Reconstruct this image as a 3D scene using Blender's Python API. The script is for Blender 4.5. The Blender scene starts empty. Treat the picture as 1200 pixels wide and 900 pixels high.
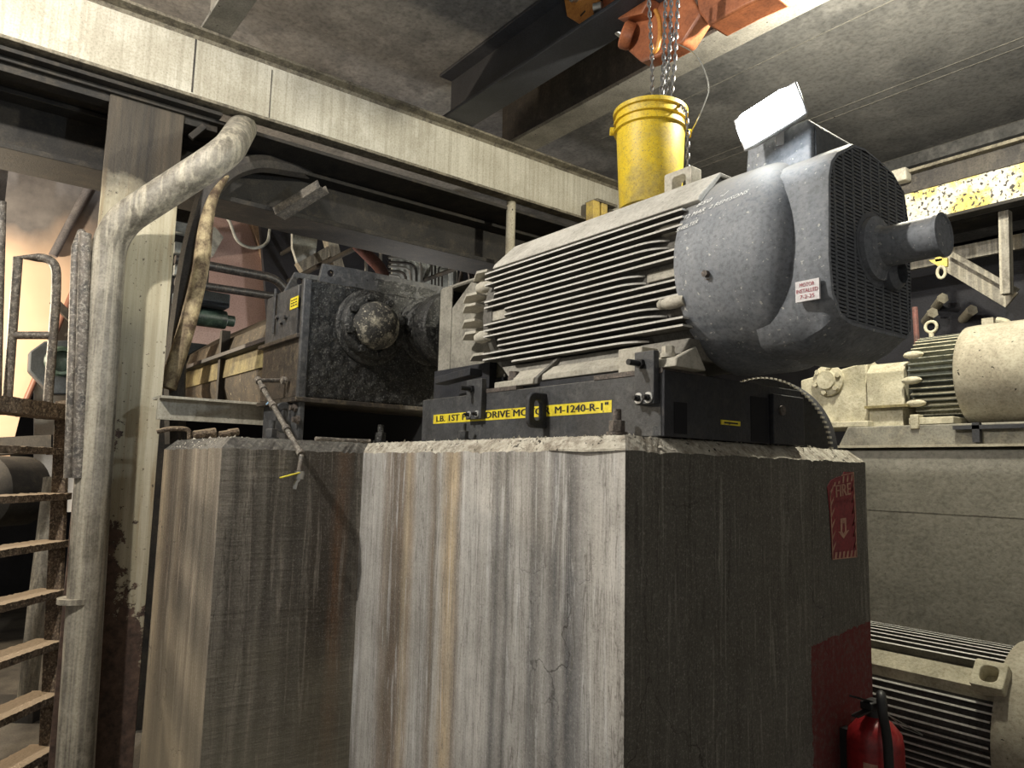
import bpy, bmesh, math, random
from mathutils import Vector, Matrix
random.seed(7)
PI = math.pi
# ------------------------------------------------------------------ camera, world, lights, exposure
H = 1.60
YAW, PITCH, ROLL, FPX = math.radians(52.127), math.radians(6.707), math.radians(1.3555), 862.0
cy_, sy_ = math.cos(YAW), math.sin(YAW)
def n2w(r, f, u): return Vector((r*cy_ - f*sy_, r*sy_ + f*cy_, u))
FWD = n2w(0, math.cos(PITCH), math.sin(PITCH)); UP0 = n2w(0, -math.sin(PITCH), math.cos(PITCH)); R0 = n2w(1, 0, 0)
RIGHT = math.cos(ROLL)*R0 + math.sin(ROLL)*UP0
UP = -math.sin(ROLL)*R0 + math.cos(ROLL)*UP0
CAM = Vector((0, 0, H))
def ray(x, y): return FWD + RIGHT*((x-600)/FPX) - UP*((y-450)/FPX)
def AX(x, y, X): d = ray(x, y); return CAM + d*(X/d.x)          # point of the plane X = const seen at a photo pixel
def AY(x, y, Y): d = ray(x, y); return CAM + d*(Y/d.y)
def AZ(x, y, Z): d = ray(x, y); return CAM + d*((Z-H)/d.z)
def AD(x, y, D): return CAM + ray(x, y)*D
sc = bpy.context.scene
cam_d = bpy.data.cameras.new('camera'); cam_o = bpy.data.objects.new('camera', cam_d); sc.collection.objects.link(cam_o)
cam_d.sensor_width = 36; cam_d.lens = 36*FPX/1200; cam_d.clip_start = .02; cam_d.clip_end = 60
cam_o.matrix_world = Matrix((( RIGHT.x, UP.x, -FWD.x, CAM.x), (RIGHT.y, UP.y, -FWD.y, CAM.y), (RIGHT.z, UP.z, -FWD.z, CAM.z), (0,0,0,1)))
sc.camera = cam_o
w = bpy.data.worlds.new('world'); sc.world = w; w.use_nodes = True
w.node_tree.nodes['Background'].inputs[0].default_value = (.86, .82, .75, 1)
w.node_tree.nodes['Background'].inputs[1].default_value = .30
sc.view_settings.view_transform = 'Standard'; sc.view_settings.look = 'None'
sc.view_settings.gamma = 1; sc.view_settings.use_curve_mapping = False
sc.view_settings.exposure = .15
def point(name, loc, power, col, r=.04, spot=None, aim=None):
    l = bpy.data.lights.new(name, 'SPOT' if spot else 'POINT'); l.energy = power; l.color = col; l.shadow_soft_size = r
    o = bpy.data.objects.new(name, l); o.location = loc; sc.collection.objects.link(o)
    if spot:
        l.spot_size = math.radians(spot); l.spot_blend = .35
        o.rotation_euler = (Vector(aim)-Vector(loc)).to_track_quat('-Z', 'Y').to_euler()
    return o
LED = Vector((-1.085, 1.72, 2.575))
point('ceiling_work_light', (-2.38, -.75, 3.92), 330, (1.0, .95, .86), .045)
point('led_flood_light', LED + Vector((-.03, -.10, .05)), 60, (.80, .91, 1.0), .05, 150, LED + Vector((-.50, -1.0, .75)))
point('rear_aisle_light', (-1.34, 3.02, 3.55), 190, (1.0, .95, .78), .05)
point('ceiling_fill_spot', LED + Vector((.02, 0, .11)), 45, (.80, .91, 1.0), .05, 150, LED + Vector((.5, .6, 1.0)))  # spot added above the lamp to brighten the right-hand ceiling
point('warm_bay_light', (-6.15, -.62, 2.55), 300, (1.0, .84, .62), .08)
point('conduit_fill', (-5.2, 3.0, 2.45), 30, (1.0, .95, .88), .08)  # unseen fill, added to brighten the conduits behind the gearbox

# ------------------------------------------------------------------ mesh builder
class MB:
    def __init__(s): s.v = []; s.f = []; s.m = []
    def add(s, vs, fs, mi=0):
        b = len(s.v); s.v += [Vector(p) for p in vs]
        for f in fs: s.f.append([b+i for i in f]); s.m.append(mi)
        return s
    def box(s, x0, x1, y0, y1, z0, z1, mi=0):
        vs = [(x,y,z) for x in (x0,x1) for y in (y0,y1) for z in (z0,z1)]
        return s.add(vs, [(0,1,3,2),(4,6,7,5),(0,4,5,1),(2,3,7,6),(0,2,6,4),(1,5,7,3)], mi)
    def hexa(s, a, b, mi=0):                       # two quads (4 points each)
        return s.add(list(a)+list(b), [(0,1,2,3),(7,6,5,4),(0,4,5,1),(1,5,6,2),(2,6,7,3),(3,7,4,0)], mi)
    def prism(s, pts, d, mi=0):                    # polygon pushed along vector d
        n = len(pts); d = Vector(d); a = [Vector(p) for p in pts]; b = [p+d for p in a]
        fs = [tuple(range(n)), tuple(range(2*n-1, n-1, -1))] + [(i, (i+1)%n, n+(i+1)%n, n+i) for i in range(n)]
        return s.add(a+b, fs, mi)
    def ring(s, outer, inner, d, mi=0):            # plate with a hole; same number of points
        n = len(outer); d = Vector(d); o = [Vector(p) for p in outer]; i_ = [Vector(p) for p in inner]
        vs = o + i_ + [p+d for p in o] + [p+d for p in i_]; fs = []
        for k in range(n):
            j = (k+1) % n
            fs += [(k, j, n+j, n+k), (2*n+k, 3*n+k, 3*n+j, 2*n+j), (k, 2*n+k, 2*n+j, j), (n+k, n+j, 3*n+j, 3*n+k)]
        return s.add(vs, fs, mi)
    def bar(s, p, q, w, h, up=(0,0,1), mi=0):
        p, q = Vector(p), Vector(q); t = (q-p).normalized(); u = Vector(up)
        r = t.cross(u)
        if r.length < 1e-4: r = t.cross(Vector((1,0,0)))
        r.normalize(); u = r.cross(t); r *= w/2; u *= h/2
        return s.hexa([p-r-u, p+r-u, p+r+u, p-r+u], [q-r-u, q+r-u, q+r+u, q-r+u], mi)
    def cyl(s, p, q, r, n=16, r2=None, mi=0, caps=True):
        p, q = Vector(p), Vector(q); t = (q-p).normalized()
        a = t.orthogonal().normalized(); b = t.cross(a); r2 = r if r2 is None else r2
        vs = [p + (a*math.cos(2*PI*k/n) + b*math.sin(2*PI*k/n))*r for k in range(n)] + \
             [q + (a*math.cos(2*PI*k/n) + b*math.sin(2*PI*k/n))*r2 for k in range(n)]
        fs = [(k, (k+1)%n, n+(k+1)%n, n+k) for k in range(n)]
        if caps: fs += [tuple(range(n-1, -1, -1)), tuple(range(n, 2*n))]
        return s.add(vs, fs, mi)
    def lathe(s, prof, o, ax, n=32, mi=0):         # prof: (radius, height) along axis ax from o
        o = Vector(o); t = Vector(ax).normalized(); a = t.orthogonal().normalized(); b = t.cross(a)
        vs = []; fs = []; m = len(prof)
        for r, h in prof:
            for k in range(n): vs.append(o + t*h + (a*math.cos(2*PI*k/n)+b*math.sin(2*PI*k/n))*max(r, 1e-5))
        for i in range(m-1):
            for k in range(n): fs.append((i*n+k, i*n+(k+1)%n, (i+1)*n+(k+1)%n, (i+1)*n+k))
        fs += [tuple(range(n-1,-1,-1)), tuple(range((m-1)*n, m*n))]
        return s.add(vs, fs, mi)
    def tube(s, pts, r, n=10, mi=0, closed=False):
        pts = [Vector(p) for p in pts]; m = len(pts); vs = []; fs = []
        up = None
        for i, p in enumerate(pts):
            if closed: t = (pts[(i+1)%m]-pts[i-1]).normalized()
            else: t = (pts[min(i+1,m-1)]-pts[max(i-1,0)]).normalized()
            if up is None: up = t.orthogonal().normalized()
            up = (up - t*up.dot(t)).normalized(); b = t.cross(up)
            rr = r[i] if isinstance(r, (list, tuple)) else r
            for k in range(n): vs.append(p + (up*math.cos(2*PI*k/n) + b*math.sin(2*PI*k/n))*rr)
        for i in range(m if closed else m-1):
            j = (i+1) % m
            for k in range(n): fs.append((i*n+k, i*n+(k+1)%n, j*n+(k+1)%n, j*n+k))
        if not closed: fs += [tuple(range(n-1,-1,-1)), tuple(range((m-1)*n, m*n))]
        return s.add(vs, fs, mi)
    def blob(s, c, rx, ry, rz, n=12, mi=0):
        c = Vector(c); vs = [c+Vector((0,0,rz))]; m = n//2; fs = []
        for i in range(1, m):
            for k in range(n):
                a, b = PI*i/m, 2*PI*k/n
                vs.append(c + Vector((rx*math.sin(a)*math.cos(b), ry*math.sin(a)*math.sin(b), rz*math.cos(a))))
        vs.append(c-Vector((0,0,rz))); L = len(vs)-1
        for k in range(n): fs += [(0, 1+k, 1+(k+1)%n), (L, 1+(m-2)*n+(k+1)%n, 1+(m-2)*n+k)]
        for i in range(m-2):
            for k in range(n): fs.append((1+i*n+k, 1+(i+1)*n+k, 1+(i+1)*n+(k+1)%n, 1+i*n+(k+1)%n))
        return s.add(vs, fs, mi)
    def hexnut(s, p, d, r, mi=0): return s.cyl(p, Vector(p)+Vector(d), r, 6, mi=mi)
    def bolt(s, p, d, r, hh=.012, washer=True):
        p, d = Vector(p), Vector(d).normalized()
        if washer: s.cyl(p, p+d*.004, r*1.35, 16)
        return s.cyl(p+d*.004, p+d*(.004+hh), r, 6)
def fillet(pts, rad, n=7):
    pts = [Vector(p) for p in pts]; out = [pts[0]]
    for i in range(1, len(pts)-1):
        a, b, c = pts[i-1], pts[i], pts[i+1]; u = (a-b); v = (c-b); L = min(rad, u.length*.48, v.length*.48)
        p, q = b+u.normalized()*L, b+v.normalized()*L
        for k in range(n+1):
            t = k/n; out.append(p*(1-t)**2 + b*2*t*(1-t) + q*t*t)
    out.append(pts[-1]); return out
def rrect(cx, cz, w, h, r, n=5):
    o = []
    for (sx, sz, a0) in ((1,1,0),(-1,1,90),(-1,-1,180),(1,-1,270)):
        for k in range(n+1):
            a = math.radians(a0+90*k/n); o.append((cx+sx*(w/2-r)+r*math.cos(a), cz+sz*(h/2-r)+r*math.sin(a)))
    return o
def wloc(p):
    v = Vector((0,0,0))
    while p: v = v+p.location; p = p.parent
    return v
def tag(o, label, cat, group=None, kind=None):
    if label: o['label'] = label
    if cat: o['category'] = cat
    if group: o['group'] = group
    if kind: o['kind'] = kind
    return o
def thing(name, label, cat, loc=(0,0,0), group=None):
    o = bpy.data.objects.new(name, None); sc.collection.objects.link(o); o.location = loc; o.empty_display_size = .05
    return tag(o, label, cat, group)
def ob(name, mb, mat, parent=None, bevel=0, seg=2, smooth=True, origin=None, sharp=38, kind=None, sub=0):
    me = bpy.data.meshes.new(name)
    off = wloc(parent) if parent else (Vector(origin) if origin is not None else Vector((0,0,0)))
    me.from_pydata([tuple(v-off) for v in mb.v], [], mb.f)
    for m in (mat if isinstance(mat, (list, tuple)) else [mat]): me.materials.append(m)
    me.polygons.foreach_set('material_index', mb.m)
    bm = bmesh.new(); bm.from_mesh(me); bmesh.ops.recalc_face_normals(bm, faces=bm.faces)
    if sub: bmesh.ops.subdivide_edges(bm, edges=bm.edges, cuts=sub, use_grid_fill=True)
    if smooth:
        lim = math.radians(sharp)
        for f in bm.faces: f.smooth = True
        for e in bm.edges:
            if len(e.link_faces) == 2:
                if e.calc_face_angle(0) > lim: e.smooth = False
    bm.to_mesh(me); bm.free()
    o = bpy.data.objects.new(name, me); sc.collection.objects.link(o)
    if parent: o.parent = parent
    else: o.location = off
    if bevel:
        b = o.modifiers.new('bevel', 'BEVEL'); b.width = bevel; b.segments = seg; b.limit_method = 'ANGLE'; b.angle_limit = math.radians(40)
        b.harden_normals = False
    if kind: o['kind'] = kind
    return o
def mount(par, p, q, r_=.02):
    return ob('mount', MB().cyl(p, q, r_, 8), M_dsteel, par)
def copy_tree(o, parent=None):
    c = o.copy(); sc.collection.objects.link(c); c.parent = parent
    for ch in [x for x in sc.objects if x.parent == o]: copy_tree(ch, c)
    return c
def dup(o, dx=(0,0,0)):
    c = o.copy(); sc.collection.objects.link(c); c.location = o.location + Vector(dx); return c
def text(name, body, mat, O, U, V, height, width=None, parent=None, depth=.0006, bold=.0, shear=0):
    """flat lettering: baseline origin O, right vector U, up vector V"""
    cu = bpy.data.curves.new(name, 'FONT'); cu.body = body; cu.size = 1; cu.offset = 0; cu.extrude = 0; cu.resolution_u = 2; cu.shear = shear
    to = bpy.data.objects.new(name, cu); sc.collection.objects.link(to)
    bpy.context.view_layer.update()
    me = bpy.data.meshes.new_from_object(to.evaluated_get(bpy.context.evaluated_depsgraph_get()))
    sc.collection.objects.unlink(to); bpy.data.objects.remove(to); bpy.data.curves.remove(cu)
    xs = [v.co.x for v in me.vertices]; ys = [v.co.y for v in me.vertices]
    x0, x1, y0, y1 = min(xs), max(xs), min(ys), max(ys)
    s = height/(y1-y0); sx = s if width is None else width/(x1-x0)
    if bold:
        vs = [tuple(v.co) for v in me.vertices]; fs = [tuple(p.vertices) for p in me.polygons]; n0 = len(vs); V2, F2 = [], []
        for q in (-1, 0, 1):
            F2 += [tuple(i+len(V2) for i in f) for f in fs]; V2 += [(x+q*bold*1.6, y, q*.004) for x, y, z in vs]
        bpy.data.meshes.remove(me); me = bpy.data.meshes.new(name); me.from_pydata(V2, [], F2)
    U, V, O = Vector(U).normalized(), Vector(V).normalized(), Vector(O); N = U.cross(V)
    off = wloc(parent) if parent else Vector((0,0,0))
    for v in me.vertices: v.co = O + U*((v.co.x-x0)*sx) + V*((v.co.y-y0)*s) + N*(depth+v.co.z*.03) - off
    me.name = name; me.materials.clear(); me.materials.append(mat)
    o = bpy.data.objects.new(name, me); sc.collection.objects.link(o)
    if parent: o.parent = parent
    return o

# ------------------------------------------------------------------ materials
def ramp(nt, fac, stops, interp='LINEAR'):
    r = nt.nodes.new('ShaderNodeValToRGB'); r.color_ramp.interpolation = interp
    el = r.color_ramp.elements
    while len(el) < len(stops): el.new(.5)
    for e, (p, c) in zip(el, stops):
        e.position = p; e.color = (c, c, c, 1) if isinstance(c, (int, float)) else (*c, 1)
    nt.links.new(fac, r.inputs[0]); return r.outputs[0]
def noise(nt, vec, scale, detail=6, rough=.6, sc3=None, dist=0, off=None):
    if sc3 or off:
        m = nt.nodes.new('ShaderNodeMapping'); nt.links.new(vec, m.inputs[0])
        if sc3: m.inputs['Scale'].default_value = sc3
        if off: m.inputs['Location'].default_value = off
        vec = m.outputs[0]
    n = nt.nodes.new('ShaderNodeTexNoise'); n.inputs['Scale'].default_value = scale; n.inputs['Detail'].default_value = detail
    n.inputs['Roughness'].default_value = rough; n.inputs['Distortion'].default_value = dist
    nt.links.new(vec, n.inputs['Vector']); return n.outputs[0]
def mix(nt, fac, a, b, mode='MIX'):
    m = nt.nodes.new('ShaderNodeMix'); m.data_type = 'RGBA'; m.blend_type = mode
    for i, v in ((0, fac), (6, a), (7, b)):
        if isinstance(v, (int, float)): m.inputs[i].default_value = v
        elif isinstance(v, tuple): m.inputs[i].default_value = (*v, 1)
        else: nt.links.new(v, m.inputs[i])
    return m.outputs[2]
def math_(nt, op, a, b=None, c=None):
    m = nt.nodes.new('ShaderNodeMath'); m.operation = op
    for i, v in enumerate((a, b, c)):
        if v is None: continue
        if isinstance(v, (int, float)): m.inputs[i].default_value = v
        else: nt.links.new(v, m.inputs[i])
    return m.outputs[0]
def new(name, off=None):
    m = bpy.data.materials.new(name); m.use_nodes = True; nt = m.node_tree
    b = nt.nodes['Principled BSDF']; tc = nt.nodes.new('ShaderNodeTexCoord'); co = tc.outputs['Object']
    if off:
        mp = nt.nodes.new('ShaderNodeMapping'); mp.inputs['Location'].default_value = off; nt.links.new(co, mp.inputs[0]); co = mp.outputs[0]
    return m, nt, b, co
def grime(name, base, dirt, hi=None, s=5, lo=.42, hiv=.62, amt=1, streak=0, streakcol=None, spots=0, spotcol=(.02,.015,.01), spotscale=45,
          rough=.75, metal=0, bump=.25, fine=90, hiamt=.5, sx=22, clear=0, topdust=None):
    m, nt, b, co = new(name)
    f = math_(nt, 'MULTIPLY', ramp(nt, noise(nt, co, s, 9, .66), [(lo, 0), (hiv, 1)]), amt)
    c = mix(nt, f, base, dirt)
    if hi: c = mix(nt, math_(nt, 'MULTIPLY', ramp(nt, noise(nt, co, s*3.1, 8, .7, off=(3,7,1)), [(.5, 0), (.68, 1)]), hiamt), c, hi)
    if streak: c = mix(nt, math_(nt, 'MULTIPLY', ramp(nt, noise(nt, co, 1, 6, .6, sc3=(sx, sx, .9)), [(.46, 0), (.62, 1)]), streak), c, streakcol or dirt)
    if spots:
        c = mix(nt, ramp(nt, noise(nt, co, spotscale, 3, .5, off=(1,2,3)), [(1-spots-.03, 0), (1-spots, 1)]), c, spotcol)
    fn = noise(nt, co, fine, 5, .65)
    c = mix(nt, ramp(nt, fn, [(.42, .0), (.70, .28)]), c, (1,1,1), 'SOFT_LIGHT'); c = mix(nt, ramp(nt, fn, [(.32, .32), (.50, 0)]), c, (0,0,0), 'SOFT_LIGHT')
    if topdust:
        g = nt.nodes.new('ShaderNodeNewGeometry'); sp = nt.nodes.new('ShaderNodeSeparateXYZ'); nt.links.new(g.outputs['Normal'], sp.inputs[0])
        c = mix(nt, ramp(nt, math_(nt, 'ADD', sp.outputs[2], math_(nt, 'MULTIPLY', math_(nt, 'SUBTRACT', fn, .5), .8)), [(.35, 0), (.8, 1)]), c, topdust)
    nt.links.new(c, b.inputs['Base Color']); b.inputs['Roughness'].default_value = rough; b.inputs['Metallic'].default_value = metal
    bp = nt.nodes.new('ShaderNodeBump'); bp.inputs['Strength'].default_value = bump; bp.inputs['Distance'].default_value = .01
    nt.links.new(mix(nt, .35, fn, noise(nt, co, s*2.3, 8, .7)), bp.inputs['Height']); nt.links.new(bp.outputs[0], b.inputs['Normal'])
    return m
def plain(name, col, rough=.6, metal=0, emit=None, es=0):
    m, nt, b, co = new(name); 
    c = mix(nt, ramp(nt, noise(nt, co, 60, 4, .6), [(.35, .0), (.7, .5)]), col, tuple(x*.7 for x in col))
    nt.links.new(c, b.inputs['Base Color']); b.inputs['Roughness'].default_value = rough; b.inputs['Metallic'].default_value = metal
    if emit: b.inputs['Emission Color'].default_value = (*emit, 1); b.inputs['Emission Strength'].default_value = es
    return m
def concrete(name, axis, stops, a0, a1, wob=.02, tint=(1,1,1), lowlight=None, red=None, bump=.35, boards=0, extra=None, off=None):
    """stains at their own places along the face: colour by the coordinate 'axis' (0 x, 1 y) between a0 and a1, run lines wobble with height"""
    m, nt, b, co = new(name, off)
    sp = nt.nodes.new('ShaderNodeSeparateXYZ'); nt.links.new(co, sp.inputs[0])
    wv = noise(nt, co, 1, 8, .62, sc3=(7, 7, 3.0))
    wf = noise(nt, co, 1, 6, .75, sc3=(80, 80, 7))
    u = math_(nt, 'ADD', sp.outputs[axis], math_(nt, 'ADD', math_(nt, 'MULTIPLY', math_(nt, 'SUBTRACT', wv, .5), wob*7), math_(nt, 'MULTIPLY', math_(nt, 'SUBTRACT', wf, .5), wob*2.6)))
    u = math_(nt, 'DIVIDE', math_(nt, 'SUBTRACT', u, a0), a1-a0)
    c = ramp(nt, u, stops)
    avg = tuple(sum(q[1][i] for q in stops)/len(stops)*1.12 for i in range(3))
    c = mix(nt, ramp(nt, noise(nt, co, 1, 7, .7, sc3=(9, 9, 1.6), off=(2,5,3)), [(.44, 0), (.68, .42)]), c, avg)
    # thin mineral runs, pale and dark, wandering as they go down
    r1 = noise(nt, co, 1, 9, .72, sc3=(34, 34, 1.7), dist=.9, off=(1,1,8))
    c = mix(nt, ramp(nt, r1, [(.55, 0), (.63, .7)]), c, tuple(min(.7, x*1.9+.05) for x in avg))
    c = mix(nt, ramp(nt, r1, [(.30, .7), (.40, 0)]), c, tuple(x*.38 for x in avg))
    r2 = noise(nt, co, 1, 5, .6, sc3=(17, 17, .8), dist=1.2, off=(6,1,2))
    c = mix(nt, ramp(nt, r2, [(.485, 0), (.5, .75), (.515, 0)]), c, tuple(x*.34 for x in avg))
    st = noise(nt, co, 1, 8, .7, sc3=(42, 42, 1.1))
    c = mix(nt, ramp(nt, st, [(.38, .75), (.66, 0)]), c, tuple(x*.45 for x in (.30,.26,.21)), 'MIX') if extra == 'streaky' else mix(nt, ramp(nt, st, [(.36, .35), (.6, 0)]), c, (.12,.11,.10))
    bl = noise(nt, co, 3.2, 9, .7)
    c = mix(nt, ramp(nt, bl, [(.36, .7), (.60, 0)]), c, mix(nt, .6, c, (.085,.075,.06)))
    sk = noise(nt, co, 150, 6, .8)
    c = mix(nt, ramp(nt, sk, [(.34, .65), (.46, 0)]), c, mix(nt, .75, c, (.03,.028,.025)))
    c = mix(nt, ramp(nt, sk, [(.54, 0), (.68, .55)]), c, mix(nt, .5, c, (.80,.77,.70)))
    # hairline cracks
    vo = nt.nodes.new('ShaderNodeTexVoronoi'); vo.feature = 'DISTANCE_TO_EDGE'; vo.inputs['Scale'].default_value = 1.7
    mp = nt.nodes.new('ShaderNodeMapping'); mp.inputs['Scale'].default_value = (1.2, 1.2, .7); nt.links.new(co, mp.inputs[0])
    dd = nt.nodes.new('ShaderNodeVectorMath'); dd.operation = 'ADD'; nt.links.new(mp.outputs[0], dd.inputs[0])
    nn = nt.nodes.new('ShaderNodeTexNoise'); nn.inputs['Scale'].default_value = 6; nn.inputs['Detail'].default_value = 7; nt.links.new(co, nn.inputs['Vector'])
    ns = nt.nodes.new('ShaderNodeVectorMath'); ns.operation = 'SCALE'; ns.inputs['Scale'].default_value = .22; nt.links.new(nn.outputs['Color'], ns.inputs[0])
    nt.links.new(ns.outputs[0], dd.inputs[1]); nt.links.new(dd.outputs[0], vo.inputs['Vector'])
    ck = ramp(nt, vo.outputs['Distance'], [(0, .8), (.004, 0)])
    ckm = math_(nt, 'MULTIPLY', ck, ramp(nt, noise(nt, co, 1.3, 2, .5, off=(9,2,4)), [(.5, 0), (.6, 1)]))
    c = mix(nt, ckm, c, (.04,.035,.03))
    if lowlight:                       # pale scrubbed zone low on the face
        z0, z1, col = lowlight
        g = math_(nt, 'ADD', sp.outputs[2], math_(nt, 'MULTIPLY', math_(nt, 'SUBTRACT', noise(nt, co, 2.5, 6, .7), .5), .9))
        mr = nt.nodes.new('ShaderNodeMapRange'); nt.links.new(g, mr.inputs[0]); mr.inputs[1].default_value = z0; mr.inputs[2].default_value = z1; mr.inputs[3].default_value = .75; mr.inputs[4].default_value = 0
        c = mix(nt, mr.outputs[0], c, col)
    if red:                            # old red paint around the extinguisher
        y0, z1 = red
        n4 = math_(nt, 'MULTIPLY', math_(nt, 'SUBTRACT', noise(nt, co, 26, 6, .75), .5), .04)
        a = math_(nt, 'GREATER_THAN', math_(nt, 'ADD', sp.outputs[1], n4), y0)
        zz = math_(nt, 'LESS_THAN', math_(nt, 'ADD', sp.outputs[2], n4), math_(nt, 'ADD', z1-.02, math_(nt, 'MULTIPLY', math_(nt, 'SUBTRACT', sp.outputs[1], y0), .10)))
        c = mix(nt, math_(nt, 'MULTIPLY', math_(nt, 'MULTIPLY', a, zz), ramp(nt, noise(nt, co, 60, 4, .6), [(.3, .45), (.55, .9)])), c, (.15,.028,.028))
    if boards:
        bz = noise(nt, co, 1, 7, .75, sc3=(3, 3, 70))
        c = mix(nt, ramp(nt, bz, [(.36, .4*boards), (.5, 0)]), c, tuple(x*.5 for x in (.12,.11,.10)))
    c = mix(nt, 1.0, c, tint, 'MULTIPLY')
    nt.links.new(c, b.inputs['Base Color']); b.inputs['Roughness'].default_value = .88; b.inputs['Specular IOR Level'].default_value = .25
    bp = nt.nodes.new('ShaderNodeBump'); bp.inputs['Strength'].default_value = bump; bp.inputs['Distance'].default_value = .012
    hgt = mix(nt, .5, mix(nt, .5, noise(nt, co, 70, 6, .7), st), noise(nt, co, 1, 6, .7, sc3=(5,5,55)) if boards else bl)
    hgt = math_(nt, 'SUBTRACT', hgt, ckm)
    nt.links.new(hgt, bp.inputs['Height']); nt.links.new(bp.outputs[0], b.inputs['Normal'])
    return m
def frac(px, py, fn, ax, val, a0, a1): return max(0, min(1, ((fn(px, py, val))[ax]-a0)/(a1-a0)))

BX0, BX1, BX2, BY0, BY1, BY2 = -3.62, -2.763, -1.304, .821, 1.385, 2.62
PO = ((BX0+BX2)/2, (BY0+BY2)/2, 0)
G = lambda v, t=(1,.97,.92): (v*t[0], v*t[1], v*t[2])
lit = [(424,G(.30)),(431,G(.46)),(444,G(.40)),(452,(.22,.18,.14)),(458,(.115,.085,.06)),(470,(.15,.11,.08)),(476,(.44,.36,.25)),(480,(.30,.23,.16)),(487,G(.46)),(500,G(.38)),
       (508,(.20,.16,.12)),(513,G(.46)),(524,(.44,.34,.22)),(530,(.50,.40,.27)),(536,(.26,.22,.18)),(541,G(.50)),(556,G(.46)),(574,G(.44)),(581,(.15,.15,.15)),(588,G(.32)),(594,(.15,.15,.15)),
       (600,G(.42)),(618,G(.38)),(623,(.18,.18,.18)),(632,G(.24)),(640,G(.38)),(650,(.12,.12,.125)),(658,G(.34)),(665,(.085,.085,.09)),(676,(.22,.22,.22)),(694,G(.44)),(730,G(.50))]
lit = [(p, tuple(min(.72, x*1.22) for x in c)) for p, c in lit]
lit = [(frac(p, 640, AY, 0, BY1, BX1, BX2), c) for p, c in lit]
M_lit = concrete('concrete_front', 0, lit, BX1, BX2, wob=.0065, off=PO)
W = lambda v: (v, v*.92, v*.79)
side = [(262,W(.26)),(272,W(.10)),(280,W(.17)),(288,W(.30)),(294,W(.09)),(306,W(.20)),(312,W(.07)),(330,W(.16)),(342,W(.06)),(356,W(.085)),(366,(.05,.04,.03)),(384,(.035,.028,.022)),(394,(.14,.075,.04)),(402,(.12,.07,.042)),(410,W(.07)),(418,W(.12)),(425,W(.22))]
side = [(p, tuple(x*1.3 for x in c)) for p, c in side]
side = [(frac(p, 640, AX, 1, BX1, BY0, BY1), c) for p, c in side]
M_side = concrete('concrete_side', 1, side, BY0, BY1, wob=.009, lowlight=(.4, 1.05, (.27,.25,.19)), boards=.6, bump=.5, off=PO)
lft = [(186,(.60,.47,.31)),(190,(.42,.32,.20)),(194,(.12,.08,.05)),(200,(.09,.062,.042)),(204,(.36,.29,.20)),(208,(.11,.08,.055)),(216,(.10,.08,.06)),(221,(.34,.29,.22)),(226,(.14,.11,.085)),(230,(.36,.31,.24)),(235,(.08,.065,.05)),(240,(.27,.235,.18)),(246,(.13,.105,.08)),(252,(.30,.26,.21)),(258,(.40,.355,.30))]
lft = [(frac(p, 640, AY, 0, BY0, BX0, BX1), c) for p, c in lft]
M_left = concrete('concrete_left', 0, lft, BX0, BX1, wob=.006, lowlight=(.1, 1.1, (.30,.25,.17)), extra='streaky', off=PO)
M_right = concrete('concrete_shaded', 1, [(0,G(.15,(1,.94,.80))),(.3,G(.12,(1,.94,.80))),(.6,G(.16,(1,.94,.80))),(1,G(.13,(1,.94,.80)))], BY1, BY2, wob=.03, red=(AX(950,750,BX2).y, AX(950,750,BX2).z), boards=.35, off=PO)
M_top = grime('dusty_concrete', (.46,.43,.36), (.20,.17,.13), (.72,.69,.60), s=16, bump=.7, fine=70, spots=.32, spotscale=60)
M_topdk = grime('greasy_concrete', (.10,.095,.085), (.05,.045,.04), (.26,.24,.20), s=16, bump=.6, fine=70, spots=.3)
M_block2 = grime('aisle_concrete', (.235,.222,.185), (.15,.142,.118), (.29,.275,.235), s=2.2, bump=.35, fine=45, spots=.28, spotcol=(.11,.10,.085), spotscale=60)
M_deck = grime('ceiling_deck', (.225,.217,.204), (.120,.117,.114), (.32,.305,.285), s=1.3, streak=.0, bump=.3, fine=34, spots=.25, spotcol=(.30,.28,.25), hiamt=.7)
M_cream = grime('cream_paint', (.47,.445,.37), (.28,.255,.195), (.60,.575,.50), s=1.8, streak=.5, sx=40, streakcol=(.25,.225,.17), spots=.25, spotscale=60, rough=.5, bump=.12, amt=.8, lo=.4, hiv=.68)
M_creamedge = grime('dirty_flange', (.17,.15,.11), (.07,.06,.045), (.30,.27,.2), s=14, bump=.5)
M_dsteel = grime('sooty_steel', (.024,.021,.0175), (.011,.010,.009), (.065,.052,.036), s=4, bump=.35, hiamt=.5, rough=.8)
M_brown = grime('brown_joist', (.060,.052,.044), (.030,.027,.026), (.12,.105,.085), s=4, streak=.6, sx=16, bump=.3)
M_slate = grime('slate_joist', (.040,.042,.050), (.026,.028,.034), s=3, bump=.15, rough=.6)
M_jflange = grime('joist_flange_paint', (.24,.225,.195), (.16,.15,.13), (.31,.29,.25), s=5, spots=.29, bump=.15)
M_galv = grime('dusty_pipe', (.215,.198,.165), (.115,.102,.08), (.40,.365,.30), s=5, streak=.7, sx=30, streakcol=(.46,.42,.33), bump=.25, rough=.6)
M_pipedirt = grime('dirty_rail', (.14,.12,.10), (.055,.05,.045), (.45,.42,.36), s=22, bump=.4, rough=.55, hiamt=.8)
M_rail = grime('dark_rail', (.060,.055,.055), (.03,.028,.03), (.24,.2,.17), s=20, bump=.3, rough=.4, hiamt=.6)
M_motor = grime('dusty_motor_casting', (.125,.118,.104), (.080,.075,.066), (.18,.17,.15), s=6, bump=.15, rough=.85)
M_fintip = grime('dusty_fin_tip', (.62,.605,.56), (.48,.465,.42), s=14, bump=.2, rough=.9)
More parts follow.
